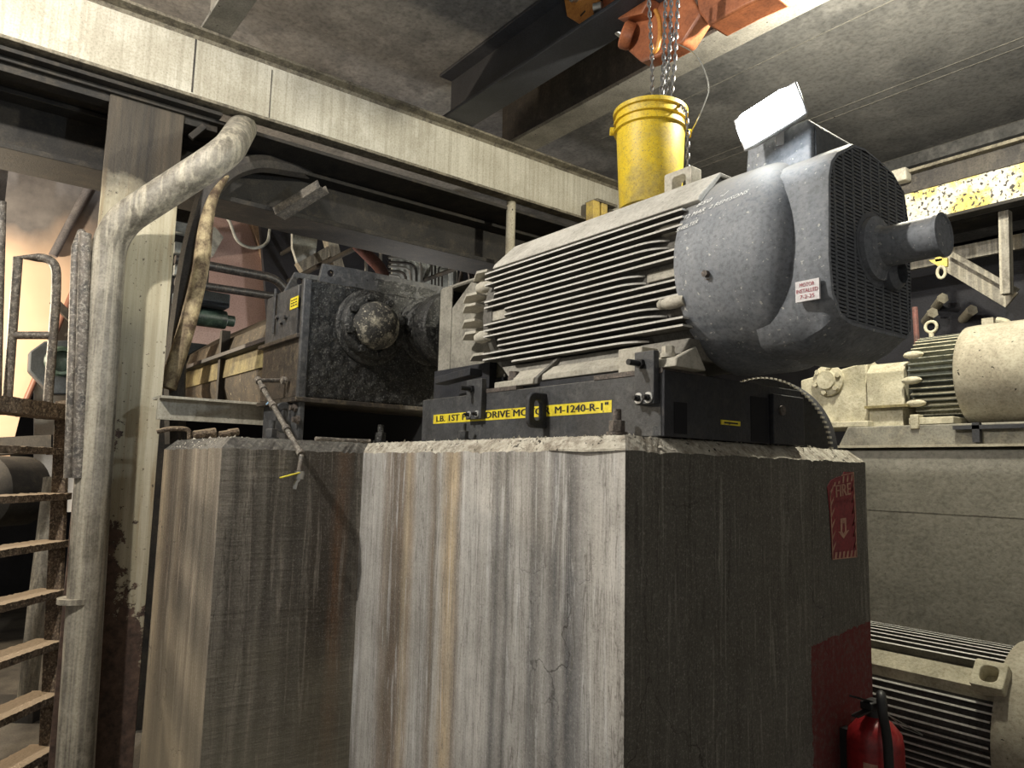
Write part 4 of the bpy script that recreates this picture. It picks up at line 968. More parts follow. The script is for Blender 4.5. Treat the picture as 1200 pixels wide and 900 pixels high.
# ------------------------------------------------------------------ left background: peach drum, pink hopper, pulley
XH = -7.2
def falloff_mat():  # grey upper part paints the lamp's falloff into the plate colour
    m, nt, b, co = new('peach_falloff_plate', (XH, AX(60,470,XH).y, AX(60,470,XH).z))
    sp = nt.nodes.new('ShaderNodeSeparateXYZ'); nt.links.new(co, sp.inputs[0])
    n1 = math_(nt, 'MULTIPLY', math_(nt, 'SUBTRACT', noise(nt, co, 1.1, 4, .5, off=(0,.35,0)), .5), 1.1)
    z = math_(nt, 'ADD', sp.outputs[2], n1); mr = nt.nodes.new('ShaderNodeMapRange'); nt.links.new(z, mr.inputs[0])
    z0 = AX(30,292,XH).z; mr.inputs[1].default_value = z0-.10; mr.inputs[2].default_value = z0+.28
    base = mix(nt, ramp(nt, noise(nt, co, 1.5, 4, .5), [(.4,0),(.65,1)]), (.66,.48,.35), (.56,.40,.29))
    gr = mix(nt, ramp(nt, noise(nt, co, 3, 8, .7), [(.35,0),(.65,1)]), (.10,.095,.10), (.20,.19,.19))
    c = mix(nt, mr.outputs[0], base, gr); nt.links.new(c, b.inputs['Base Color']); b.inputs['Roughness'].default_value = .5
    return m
M_liner = plain('white_lining', (.80,.79,.76), .8)
dr = thing('press_hood', 'large peach steel hood glowing under a warm lamp at far left', 'hood', AX(60,470,XH))
hood_pts = [(-120,200),(-120,300),(-120,470),(-120,620),(22,560),(60,440),(150,225),(150,150),(-120,150)]
# curved plate: lower part bulges forward
pts_ = [AX(px,py,XH) for px,py in ((-160,640),(-5,600),(28,470),(84,345),(139,232),(160,140),(-160,140))]
mb = MB(); mb.prism(pts_, (-.05,0,0)); ob('face_plate', mb, falloff_mat(), dr)
e = [AX(px,py,XH+.02) for px,py in ((28,475),(84,345),(139,230))]
ob('edge_trim', MB().tube([e[0],e[1],e[2]], .024, 10), M_redtrim, dr)
e = [AX(px,py,XH+.06) for px,py in ((62,300),(108,212))]
ob('guide_rod', MB().tube(e, .035, 12), M_greyp, dr)
lt = thing('wall_lining', 'bright white panel showing between the hood edge and the fat pipe', 'panel', AX(105,420,-7.7))
mb = MB(); mb.prism([AX(px,py,-7.7) for px,py in ((40,600),(200,600),(200,160),(40,160))], (-.05,0,0)); ob('panel', mb, M_liner, lt)
ang = thing('brace_bar', 'dark diagonal brace crossing the bright gap left of the fat pipe', 'brace', AX(95,390,-6.8))
ob('bar', MB().bar(AX(62,352,-6.8), AX(132,420,-6.8), .06, .06), M_dsteel, ang)
p = AX(95,386,-6.8); mount(ang, p, (-7.2, p.y-.05, p.z)); p = AX(130,418,-6.8); mount(ang, p, (-7.7, p.y, p.z))
py_ = thing('pulley', 'dark blue-grey belt pulley guard with a round hub behind the hand loop', 'pulley', AX(70,430,-6.4))
c = AX(72,424,-6.4)
mb = MB(); mb.prism([AX(px,py,-6.4) for px,py in ((35,412),(52,400),(90,398),(96,430),(90,462),(60,462),(34,434))], (-.15,0,0)); ob('guard', mb, M_bluegrey, py_, bevel=.01)
mb = MB(); mb.lathe([(.10,0),(.115,.03),(.10,.05),(.08,.05),(.075,.02),(.03,.03),(.01,.03)], c, (1,0,0), 28); ob('hub', mb, M_green, py_)
lp = thing('bulkhead_lamp', 'warm bulkhead lamp glowing in front of the peach hood at far left', 'lamp', (-6.2,-.30,2.85)) if False else None
mount(py_, c, (-7.22, c.y-.1, c.z), .04)
# grey upright post left edge
t = thing('steel_post', 'grey steel post at the far left edge behind the rail', 'post', AX(5,300,-5.8))
mb = MB(); a = AX(-30,188,-5.8); b_ = AX(11,188,-5.8); mb.box(-5.85,-5.8,a.y,b_.y,1.2,a.z+.6); ob('post', mb, M_greyp, t)
# pink hopper behind trough
XK = -6.6
hp = thing('pink_hopper', 'dull pink hopper wall behind the trough and guard rails', 'hopper', AX(270,400,XK))
mb = MB(); mb.prism([AX(px,py,XK) for px,py in ((200,480),(345,480),(345,400),(286,240),(280,205),(200,205))], (-.05,0,0)); ob('face', mb, M_pink, hp)
mb = MB(); mb.bar(AX(290,235,XK+.03), AX(342,385,XK+.03), .10, .06, up=(1,0,0)); ob('edge_channel', mb, grime('tan_channel',(.26,.18,.12),(.16,.11,.08),s=4), hp)
cb = thing('loose_cable', 'pale cable drooping in a loop against the pink hopper', 'cable', AX(290,270,XK+.25))
pts = [AX(256,248,XK+.2), AX(268,256,XK+.2), AX(278,285,XK+.2), AX(298,292,XK+.2), AX(314,286,XK+.2), AX(317,262,XK+.2), AX(306,252,XK+.2)]
ob('cable', MB().tube(fillet(pts,.12,5), .014, 8), M_pale, cb)
# two guard rails ahead of the hopper
gr = thing('guard_rail', 'dark double tube guard rail between the bent bar and the gearbox', 'rail', AX(290,340,-4.9))
ob('top_rail', MB().tube(fillet([AX(205,304,-4.9), AX(322,326,-4.9), AX(337,342,-4.9), AX(340,380,-4.9), Vector((-4.9, AX(341,400,-4.9).y, 0))], .10, 5), .030, 12), M_rail, gr)
ob('mid_rail', MB().tube([AX(205,330,-4.9), AX(325,348,-4.9)], .026, 12), M_rail, gr)
# green gear motor and bits
gm = thing('small_gearmotor', 'small green enamelled gearmotor under the guard rails', 'motor', AX(240,385,-5.3))
c = AX(240,372,-5.3); mb = MB(); mb.cyl(c+Vector((0,-.12,0)), c+Vector((0,.14,0)), .065, 20); mb.cyl(c+Vector((0,.14,0)), c+Vector((0,.2,0)), .04, 16); ob('body', mb, M_green, gm, bevel=.005)
c = AX(236,352,-5.3); mb = MB(); mb.box(c.x-.12, c.x+.12, c.y-.13, c.y+.16, c.z-.05, c.z+.05); ob('mount', mb, M_bluegrey, gm, bevel=.01)
c = AX(236,332,-5.3); mb = MB(); mb.cyl(c+Vector((0,0,-.09)), c+Vector((0,0,.16)), .045, 14); ob('column', mb, M_dsteel, gm)
ep = thing('electrical_post', 'blue-grey post with small boxes between column and bent bar', 'post', AX(213,330,-5.0))
mb = MB(); a = AX(213,236,-5.0); mb.box(-5.08,-5.0, a.y-.08, a.y+.06, 0, a.z); ob('post', mb, M_dsteel, ep)
for py in (268, 292, 318, 350): c = AX(212,py,-4.98); ob('box', MB().box(c.x-.02, c.x+.05, c.y-.05, c.y+.07, c.z-.04, c.z+.03), M_pale, ep, bevel=.006)
hb = thing('grey_box', 'grey bracket box tucked behind the bent bar', 'box', AX(250,280,-6.5))
mb = MB(); mb.prism([AX(px,py,-6.5) for px,py in ((236,270),(252,266),(262,278),(250,300),(238,296))], (-.1,0,0)); ob('box', mb, M_pale, hb)
mb = MB()

# ------------------------------------------------------------------ middle background between girder and gearbox
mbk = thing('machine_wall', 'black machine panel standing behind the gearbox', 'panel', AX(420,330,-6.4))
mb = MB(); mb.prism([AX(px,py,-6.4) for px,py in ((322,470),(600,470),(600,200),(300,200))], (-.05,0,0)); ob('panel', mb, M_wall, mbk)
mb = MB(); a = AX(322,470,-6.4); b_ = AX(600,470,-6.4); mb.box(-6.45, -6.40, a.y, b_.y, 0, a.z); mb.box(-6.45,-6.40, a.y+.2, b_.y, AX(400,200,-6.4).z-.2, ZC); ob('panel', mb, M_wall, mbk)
fr = thing('frame_bracket', 'pale triangular steel bracket above the gearbox lifting plates', 'bracket', AX(370,300,-5.8))
mb = MB(); XQ = -5.8
mb.prism([AX(px,py,XQ) for px,py in ((343,258),(372,280),(370,298),(350,312),(343,290))], (-.04,0,0)); ob('plate', mb, M_pale, fr)
mb = MB(); mb.bar(AX(350,314,XQ+.1), AX(390,292,XQ+.1), .08, .08); mb.bar(AX(384,272,XQ+.1), AX(396,318,XQ+.1), .09, .09); ob('strut', mb, M_galv, fr)
mount(fr, AX(388,300,XQ+.05), Vector((-6.42, AX(388,300,XQ+.05).y, AX(388,300,XQ+.05).z)))
mount(fr, AX(360,280,XQ-.02), Vector((-6.42, AX(360,280,XQ-.02).y, AX(360,280,XQ-.02).z)))
hs = thing('red_hose', 'dull red hose curving down behind the gearbox top', 'hose', AX(440,300,-5.0))
ob('hose', MB().tube(fillet([AX(418,286,-5.0), AX(432,300,-5.0), AX(448,316,-5.0), AX(452,340,-5.0)], .12, 5), .047, 12), M_hose, hs)
p = AX(420,289,-5.0); mount(hs, p, (-6.42, p.y, p.z))
XQ = -5.6
cp = thing('conduit_rack', 'rack of bright nested conduits in front of a pale control panel', 'conduits', AX(500,320,XQ))
mb = MB(); mb.prism([AX(px,py,XQ-.1) for px,py in ((460,345),(530,345),(530,285),(460,265))], (-.03,0,0)); ob('back_panel', mb, M_pale, cp)
for k in range(5):
    x = 494-k*6; y = 306+k*5
    ob('conduit', MB().tube(fillet([AX(x,340,XQ), AX(x,y-4+2,XQ), AX(455,y-4,XQ)], .10, 4), .012, 8), M_dsteel if k%2 else M_steel, cp)
for k in range(4):
    ob('conduit', MB().tube(fillet([AX(506+k*4,338,XQ), AX(506+k*4,300+k*6,XQ), AX(526,300+k*6,XQ)], .04, 4), .008, 8), M_dsteel, cp)
for x in (429, 446, 529, 535): ob('conduit', MB().tube([AX(x,360,XQ), AX(x,250,XQ)], .016 if x != 529 else .03, 8), M_steel if x != 529 else M_pale, cp)
p = AX(490,330,XQ-.12); mount(cp, p, (-6.42, p.y, p.z)); p = AX(520,300,XQ-.12); mount(cp, p, (-6.42, p.y, p.z))
tb_ = thing('flow_fitting', 'dark clustered hoses and fittings right of the conduit rack', 'fittings', AX(548,320,-5.0))
mb = MB(); rr = random.Random(2)
for k in range(9):
    a = AX(540+rr.uniform(0,24), 296+rr.uniform(0,20), -5.0); mb.tube([a, a+Vector((0,rr.uniform(-.1,.14),-.12)), a+Vector((0,rr.uniform(-.1,.2),-.3))], .016, 8)
ob('hoses', mb, M_rail, tb_, kind='stuff'); p = AX(548,310,-5.0); mount(tb_, p, (-6.42, p.y, p.z))
# dim hanger post above motor left
t = thing('hanger_post', 'short tan pipe hanger dropping behind the motor from the girder', 'post', AX(598,280,-3.9))
ob('pipe', MB().tube([Vector((-4.02, AX(598,280,-4.02).y, 3.5)), Vector((-4.02, AX(598,280,-4.02).y, AX(598,325,-4.02).z))], .033, 14), M_cover2, t)
# yellow clamp blocks on the beam
XK2 = -3.9
t = thing('beam_clamp', 'pair of yellow clamp blocks on the lower flange of the cream beam', 'clamp', AX(705,245,XK2))
for (x0_, x1_) in ((694,702),(704,711)):
    a = AX(x0_,262,XK2+.05); b_ = AX(x1_,237,XK2+.05); ob('block', MB().box(XK2-.02, XK2+.06, a.y, b_.y, a.z, b_.z), grime('yellow_clamp_paint',(.55,.40,.10),(.35,.26,.10), s=14, bump=.3), t, bevel=.004)
mb = MB(); a = AX(714,250,XK2+.05); mb.cyl(a, a+Vector((0,.06,0)), .035, 14); ob('roller', mb, M_steel, t)
mb = MB(); a = AX(692,238,XK2); b_ = AX(716,236,XK2); mb.box(XK2-.06, XK2+.07, a.y, b_.y, a.z, a.z+.02); ob('cap', mb, M_creamedge, t)

# ------------------------------------------------------------------ bucket, chains, hoist
BD = 3.15
bc_top, bc_bot = AD(762, 126, BD), AD(762, 246, BD)
bo = bc_bot.copy(); bh = bc_top.z-bo.z; R = .150
bk = thing('bucket', 'yellow plastic bucket holding the slack hoist chain above the motor', 'bucket', bo)
mb = MB(); mb.lathe([(R*.86,0),(R*.88,.004),(R*.97,bh*.78),(R*1.05,bh*.79),(R*1.05,bh*.805),(R*.985,bh*.81),(R*.99,bh*.87),(R*1.06,bh*.875),(R*1.06,bh*.89),(R*1.0,bh*.895),(R*1.0,bh*.955),(R*1.07,bh*.96),(R*1.07,bh),(R*1.0,bh),(R*.93,bh*.8),(R*.85,bh*.1),(.01,bh*.05)], bo, (0,0,1), 56)
ob('pail', mb, M_bucket, bk, sharp=50)
e0 = bo+Vector((0,0,bh*.80)); mb = MB()
lft_ = -RIGHT*R*1.06; lft_.z = 0
mb.cyl(e0+lft_, e0+lft_*1.1, .018, 10); mb.cyl(e0-lft_, e0-lft_*1.1, .018, 10); ob('handle_lug', mb, M_bucket, bk)
pw = [e0-lft_*1.1, AD(818,140,BD-.05), AD(832,104,BD), AD(826,82,BD), AD(815,62,BD), AD(795,52,BD)]
ob('wire_handle', MB().tube(fillet(pw,.05,4), .0028, 6), M_steel, bk)
def chain(pts, label, link=.030, r=.0036, w_=.009):
    t = thing('hoist_chain', label, 'chain', pts[0], 'hoist chains over the yellow bucket')
    mb = MB(); pitch = link-2.2*r; i = 0
    for a, b_ in zip(pts[:-1], pts[1:]):
        a, b_ = Vector(a), Vector(b_); d_ = (b_-a); n_ = max(1, int(d_.length/pitch)); d_.normalize(); s1 = d_.orthogonal().normalized(); s2 = d_.cross(s1)
        for k in range(n_):
            c = a+(b_-a)*((k+.5)/n_); s_ = s1 if i % 2 else s2; i += 1; o_ = []
            hl = link/2-w_/2-r*.5
            for q in range(10):
                an = 2*PI*q/10; o_.append(c + s_*math.cos(an)*w_*.62 + d_*(math.sin(an)*w_*.62 + (hl if math.sin(an) > .01 else -hl if math.sin(an) < -.01 else 0)))
            mb.tube(o_, r, 5, closed=True)
    ob('links', mb, M_chain, t); return t
bt = Vector((bc_top.x, bc_top.y, bc_top.z-.03))
for px0, pb, lb in ((759,764,'leftmost hoist chain strand dropping past the hook into the bucket'),(781,772,'middle hoist chain strand dropping into the bucket'),(788,778,'second strand from the right dropping into the bucket'),(796,784,'rightmost strand of the bunched chain dropping into the bucket')):
    a = AD(px0, -30, BD-.02); b_ = AD(pb, 118, BD); b_.z = bc_top.z-.05
    chain([a, a.lerp(b_,.6)+Vector((.01,0,0)), b_], lb)
chain([AD(790,35,BD+.04), AD(779,80,BD+.03), AD(775,118,BD+.03)], 'short inner chain strand behind the bunched hoist chain')
chain([AD(797,122,BD-.05), AD(804,132,BD-.16), AD(806,160,BD-.17), AD(806,228,BD-.17)], 'single chain strand hanging down the right side of the bucket')
YH = 2.55
hst = thing('chain_hoist', 'orange chain hoist trolley hanging from the joist at the top edge', 'hoist', AY(760,20,YH))
def ext(pxs, y0, y1, nm, mat, bev=.006): return ob(nm, MB().prism([AY(px,py,y0) for px,py in pxs], (0,y1-y0,0)), mat, hst, bevel=bev, seg=3)
ext([(662,-40),(702,-40),(700,2),(694,18),(680,29),(664,19),(660,-5)], YH-.05, YH-.028, 'side_plate', M_orange2)
ext([(662,-40),(702,-40),(700,2),(694,18),(680,29),(664,19),(660,-5)], YH-.028, YH+.06, 'side_frame', M_orange)
mb = MB(); p = AY(676,-2,YH-.05); mb.cyl(p, p+Vector((0,-.05,0)), .022, 20); mb.cyl(p+Vector((0,-.02,0)), p+Vector((0,-.03,0)), .030, 20); ob('axle_end', mb, M_steel, hst)
p = AY(683,16,YH-.051); mb = MB(); mb.bar(p+Vector((-.018,0,-.004)), p+Vector((.018,0,.006)), .003, .010); ob('name_plate', mb, M_blk, hst)
mb = MB(); a = AY(702,20,YH+.02); b_ = AY(742,50,YH+.14); mb.cyl(a, b_, .021, 20); ob('cross_shaft', mb, M_steel, hst)
ext([(706,-40),(760,-40),(762,-2),(752,16),(724,22),(706,8)], YH-.01, YH+.10, 'gear_case', M_orange)
mb = MB(); p = AY(706,8,YH-.03); mb.cyl(p, p+Vector((-.04,-.02,0)), .028, 20); ob('axle_end', mb, M_steel, hst)
ext([(732,22),(800,-20),(822,15),(800,50),(770,66),(750,72),(734,58)], YH+.06, YH+.16, 'lower_case', M_orange, .012)
mb = MB(); a = AY(742,44,YH+.06); mb.lathe([(.01,0),(.06,0),(.068,.015),(.068,.05),(.06,.06)], a, (-.55,-.6,.3), 28); ob('brake_housing', mb, M_orange, hst)
ext([(812,-40),(900,-40),(905,-8),(870,8),(830,30),(818,14)], YH+.02, YH+.16, 'motor_case', M_orange, .01)
mb = MB(); p = AY(824,14,YH+.0); mb.cyl(p+Vector((0,.1,0)), p+Vector((.03,.16,-.03)), .03, 16); ob('axle_end', mb, M_steel, hst)
ho = [AY(768,12,YH-.02), AY(773,22,YH-.02), AY(774,42,YH-.02), AY(770,58,YH-.02), AY(765,62,YH-.02), AY(763,52,YH-.02)]
ob('hook', MB().tube(fillet(ho,.03,4), .011, 12), M_orange2, hst)

# ------------------------------------------------------------------ right side: fire sign and extinguisher
sg = thing('fire_sign', 'torn red FIRE arrow sign on the shaded pedestal face', 'sign', AX(990,655,BX2))
SX = BX2+.0015
pl = [(975,656),(1004,653),(1003,600),(1000,553),(989,553),(986,558),(981,559),(973,563),(969,571),(972,600)]
pw3 = [AX(px,py,SX) for px,py in pl]
mb = MB(); mb.prism(pw3, (.0012,0,0)); ob('backing', mb, M_sign, sg)
b0, b1, t1, t0 = AX(975,656,SX), AX(1004,653,SX), AX(1000,553,SX), AX(970,560,SX)
def S(u, v): return b0.lerp(b1, u).lerp(t0.lerp(t1, u), v) + Vector((.002,0,0))
def sq(mb, pts): mb.prism([S(*p) for p in pts], (.0005,0,0))
mb = MB()
sq(mb, [(0,0),(1,0),(1,.012),(0,.012)]); sq(mb, [(.97,0),(1,0),(1,.99),(.97,.99)]); sq(mb, [(.0,0),(.03,0),(.06,.84),(.03,.84)])
for k in range(6): u = .08+k*.155; sq(mb, [(u,.012),(u+.08,.012),(u+.12,.085),(u+.045,.085)])
for k in range(5): u = .18+k*.17; sq(mb, [(u,.90 if k else .88),(u+.06,.90 if k else .88),(u+.09,.975 if k > 1 else .93),(u+.03,.975 if k > 1 else .93)])
sq(mb, [(.5,.985),(1,.985),(1,.997),(.5,.997)])
for k in range(6):
    v = .10+k*.135; sq(mb, [(.85,v),(.90,v+.01),(.97,v+.105),(.97,v+.06)]); sq(mb, [(.04,v),(.04,v+.045),(.17,v+.12),(.15,v+.08)])
sq(mb, [(.47,.235),(.70,.33),(.60,.325),(.60,.48),(.38,.48),(.36,.325),(.27,.33)])
ob('border_and_arrow', mb, M_signp, sg)
mb = MB(); mb.prism([S(*p)+Vector((.0006,0,0)) for p in ((.47,.30),(.54,.33),(.53,.42),(.46,.42),(.43,.33))], (.0004,0,0)); ob('arrow_centre', mb, M_sign, sg)
Us = (S(1,.5)-S(0,.5)).normalized()
Wf = (S(.82,.76)-S(.27,.76)).length
text('lettering', 'FIRE', M_signp, S(.25,.745), (S(.8,.745)-S(.25,.745)), (0,0,1), .040, Wf*1.05, parent=sg, bold=.02, depth=.001)
text('faded_lettering', 'EXTINGUISHER', grime('very_faded_print', (.27,.07,.075),(.22,.04,.05), s=30), S(.16,.66), (S(.8,.66)-S(.25,.66)), (0,0,1), .013, Wf*1.35, parent=sg, bold=.01, depth=.001)

ec = AX(1026, 886, BX2+.105)
ez = ec.z-.30
ex = thing('fire_extinguisher', 'red fire extinguisher hanging on the red-painted pedestal corner', 'extinguisher', (ec.x, ec.y, ez))
eR = .083; zt_ = AX(1026, 862, BX2+.105).z
mb = MB(); mb.lathe([(eR*.8,0),(eR,.02),(eR,zt_-ez-.02),(eR*.93,zt_-ez+.015),(eR*.62,zt_-ez+.045),(eR*.35,zt_-ez+.055),(eR*.3,zt_-ez+.06)], (ec.x,ec.y,ez), (0,0,1), 40); ob('cylinder', mb, M_ext, ex)
hz = zt_+.055
mb = MB(); mb.cyl((ec.x,ec.y,hz), (ec.x,ec.y,hz+.035), .024, 16); mb.box(ec.x-.02, ec.x+.02, ec.y-.05, ec.y+.025, hz+.03, hz+.055); ob('valve_head', mb, M_extblk, ex, bevel=.004)
mb = MB(); mb.bar((ec.x,ec.y-.02,hz+.052), (ec.x,ec.y-.13,hz+.085), .022, .006); mb.bar((ec.x,ec.y-.02,hz+.03), (ec.x,ec.y-.12,hz+.025), .022, .006); ob('lever', mb, M_extblk, ex)
mb = MB(); mb.tube([Vector((ec.x+.0,ec.y+.03,hz+.045))+Vector((0,.016*math.cos(a*.7),.016*math.sin(a*.7))) for a in range(10)], .0018, 6); ob('pull_pin', mb, M_steel, ex)
mb = MB(); mb.tube([AX(1035,835,BX2+.2), AX(1060,849,BX2+.2), AX(1081,861,BX2+.18)], .0018, 6); mb.tube([AX(1037,834,BX2+.2), AX(1058,853,BX2+.2), AX(1081,862,BX2+.18)], .0016, 6); ob('seal_wire', mb, M_steel, ex)
hpts = [Vector((ec.x+.03,ec.y-.0,hz+.04)), AX(1032,812,BX2+.20), AX(1034,835,BX2+.21), AX(1040,865,BX2+.21), AX(1045,960,BX2+.20)]
mb = MB(); mb.tube(fillet(hpts,.05,5), .0135, 12); ob('hose', mb, M_extblk, ex)
def arcpatch(a0, a1, z0_, z1_, mat, nm):
    n_ = 8; vs = []
    for k in range(n_+1):
        a = math.radians(a0+(a1-a0)*k/n_); c = Vector((ec.x+(eR+.0008)*math.cos(a), ec.y+(eR+.0008)*math.sin(a), 0))
        vs += [c+Vector((0,0,z0_)), c+Vector((0,0,z1_))]
    ob(nm, MB().add(vs, [(2*k,2*k+2,2*k+3,2*k+1) for k in range(n_)]), mat, ex)
arcpatch(-88, -60, ez, zt_-.06, M_signp, 'paper_label'); arcpatch(22, 40, ez, zt_-.075, M_yel, 'inspection_label')
mb = MB(); mb.box(BX2, ec.x-eR*.6, ec.y-.02, ec.y+.02, ez+.05, zt_); ob('wall_bracket', mb, M_extblk, ex)

# ------------------------------------------------------------------ right background
YW = 3.70
zW = AY(1100, 524, YW).z
t = thing('rear_pedestal', 'long grey concrete pedestal behind on the right carrying the small motor', 'pedestal', (0, YW+.6, 0))
mb = MB(); mb.prism([(-2.6,YW,0),(-2.6,YW,zW-.02),(-2.6,YW+.03,zW),(-2.6,YW+1.4,zW),(-2.6,YW+1.4,0)], (4.6,0,0)); ob('block', mb, M_block2, t)
za = AY(1100,602,YW).z; mb = MB(); mb.box(-2.6,2,YW-.0015,YW,za,za+.004); ob('seam', mb, M_skid2, t)
# steel/concrete skid on it
ys = YW+.03; zs0, zs1 = zW, AY(1100,497,ys).z
t = thing('rear_skid', 'dusty grey skid beam beneath the small rear motor', 'skid', (-.5, ys+.4, zW))
xs0 = AY(981,521,ys).x; xs1 = AY(993,495,ys).x
mb = MB(); mb.prism([(xs0,ys,zs0),(2.0,ys,zs0),(2.0,ys,zs1),(xs1,ys,zs1)], (0,.75,0)); ob('beam', mb, M_skid2, t, bevel=.006)
mb = MB(); mb.box(-2.6, 2, ys-.05, ys, zs0, zs0+.012); ob('ledge', mb, M_cover2, t)
# rear motor (same build, cream dust)
y2m = ys+.30
rm = thing('rear_motor', 'smaller cream dusted motor with a tan fan cover on the rear pedestal', 'motor', (-.2, y2m, zs1))
def RY(px, py, y): return AY(px, py, y)
yc2 = ys+.05
cA = RY(1119,440,yc2); cz = (RY(1119,388,yc2).z+RY(1119,498,yc2).z)/2+.02; rad = (RY(1119,388,yc2).z-RY(1119,500,yc2).z)/2*.98
cY = yc2+rad*.9
fx0, fx1 = RY(1063,440,yc2).x, RY(1120,440,yc2).x
mb = MB(); mb.cyl((fx0,cY,cz), (fx1+.05,cY,cz), rad*.86, 40); ob('frame', mb, M_fin2, rm)
for k in range(44):
    a = 2*PI*k/44
    c = Vector((0, math.cos(a), math.sin(a))); mb = MB(); p = Vector((fx0+.01,cY,cz)); q = Vector((fx1+.02,cY,cz))
    s_ = Vector((0,-math.sin(a),math.cos(a)))*.004
    mb.hexa([p+c*rad*.84-s_, q+c*rad*.84-s_, q+c*rad*.84+s_, p+c*rad*.84+s_], [p+c*rad-s_*.7, q+c*rad-s_*.7, q+c*rad+s_*.7, p+c*rad+s_*.7]); ob('cooling_fin', mb, M_fin2, rm)
mb = MB()
for a in (150, 185, 215):
    q = Vector((fx0+.03, cY+rad*1.0*math.cos(math.radians(a)), cz+rad*1.0*math.sin(math.radians(a)))); mb.blob(q, .05, .022, .020, 12)
ob('bearing_boss', mb, M_creammotor, rm)
mb = MB(); mb.lathe([(rad*1.06,0),(rad*1.12,.01),(rad*1.13,.05),(rad*1.13,.42),(rad*1.0,.48),(rad*.5,.5)], (fx1,cY,cz), (1,0,0), 48); ob('fan_cover', mb, M_cover2, rm, sharp=50)
mb = MB(); mb.box(fx0+.02, fx1, yc2-.05, yc2+.4, zs1, zs1+.035); mb.box(fx0+.03, fx0+.07, yc2-.06, yc2, zs1-.02, zs1+.05); ob('foot', mb, M_creammotor, rm, bevel=.004)
mb = MB(); a = RY(1140,505,ys-.02); mb.box(a.x, a.x+.03, ys-.03, ys, zs0+.02, zs1); mb.box(a.x-.08, a.x+.4, ys-.03, ys, zs1-.03, zs1-.012); ob('bracket', mb, M_base2, rm)
# eye bolt on it
p = Vector((fx0+.04, cY, cz+rad)); mb = MB(); mb.cyl(p-Vector((0,0,.01)), p+Vector((0,0,.03)), .012, 8); mb.tube([p+Vector((0.028*math.cos(a*PI/8),0,.055+.028*math.sin(a*PI/8))) for a in range(16)], .008, 8, closed=True); ob('eye_bolt', mb, M_creammotor, rm)
# rear coupling guard and gear unit
gx_a, gx_b = RY(1016,470,yc2).x, RY(1060,470,yc2).x
t = thing('rear_coupling_guard', 'cream dusted box guard over the coupling left of the rear motor', 'guard', (gx_a, cY, zs1))
mb = MB(); z1_ = RY(1030,425,yc2).z; mb.prism([(gx_a,yc2,zs1+.10),(gx_a,yc2,z1_-.05),(gx_a,yc2+.05,z1_),(gx_a,yc2+.3,z1_),(gx_a,yc2+.3,zs1+.10)], (gx_b-gx_a,0,0)); ob('cover', mb, M_creammotor, t, bevel=.004)
mb = MB(); mb.box(gx_a+.0, gx_b-.02, yc2+.02, yc2+.28, zs1, zs1+.10); ob('stand', mb, M_creammotor, t)
mb = MB(); mb.box(gx_a-.01, gx_b+.02, yc2-.012, yc2+.3, zs1+.095, zs1+.108); ob('rim', mb, M_olive, t)
t = thing('rear_gear_unit', 'cream dusted rear gear unit with a bolted round cap', 'gearbox', (gx_a-.2, cY, zs1))
g0, g1 = RY(935,470,yc2).x, gx_a-.01
mb = MB(); mb.prism([(g0,yc2+.03,zs1+.02),(g1,yc2+.03,zs1+.02),(g1,yc2+.03,z1_+.02),(g1-.09,yc2+.03,z1_+.0),(g0,yc2+.03,z1_-.05)], (0,.35,0)); ob('housing', mb, M_creammotor, t, bevel=.01)
c = RY(972,446,yc2+.03); mb = MB(); mb.lathe([(.085,0),(.085,.02),(.055,.03),(.05,.045),(.01,.045)], c, (0,-1,0), 28); fl = ob('round_cap', mb, M_creammotor, t)
for k in range(6): a = k*PI/3+.3; q = c+Vector((.068*math.cos(a),-.02,.068*math.sin(a))); mb = MB(); mb.cyl(q, q+Vector((0,-.02,0)), .014, 6); ob('cap_bolt', mb, M_creammotor, fl)
mb = MB(); c = RY(998,455,yc2+.1); mb.lathe([(.17,0),(.17,.03),(.13,.06)], Vector((g1-.10,cY,c.z)), (1,0,0), 36); ob('flange', mb, M_creammotor, t)
mb = MB(); mb.box(g0, g1+.03, yc2-.04, yc2+.3, zs1, zs1+.03); ob('foot', mb, M_creammotor, t, bevel=.004)
# toothed wheel behind the skid
c = AY(893,532,2.74); Rw = (AY(978,521,2.74)-c).length
t = thing('toothed_wheel', 'dark toothed wheel partly hidden behind the end of the motor skid', 'wheel', (c.x,c.y,c.z-Rw))
mb = MB(); mb.lathe([(Rw*.97,-.03),(Rw*.985,-.03),(Rw*.985,.03),(Rw*.97,.03)], c, (0,1,0), 96); ob('disc', mb, M_base2, t)
mb = MB()
for k in range(96):
    a = 2*PI*k/96; q = c+Vector((Rw*.992*math.cos(a), -.024, Rw*.992*math.sin(a))); mb.box(q.x-.004, q.x+.004, q.y-.01, q.y+.01, q.z-.004, q.z+.004)
ob('teeth', mb, M_motorpad, t, kind='stuff'); ob('axle', MB().cyl(c, (c.x, 2.2, c.z), .03, 12), M_base2, t)
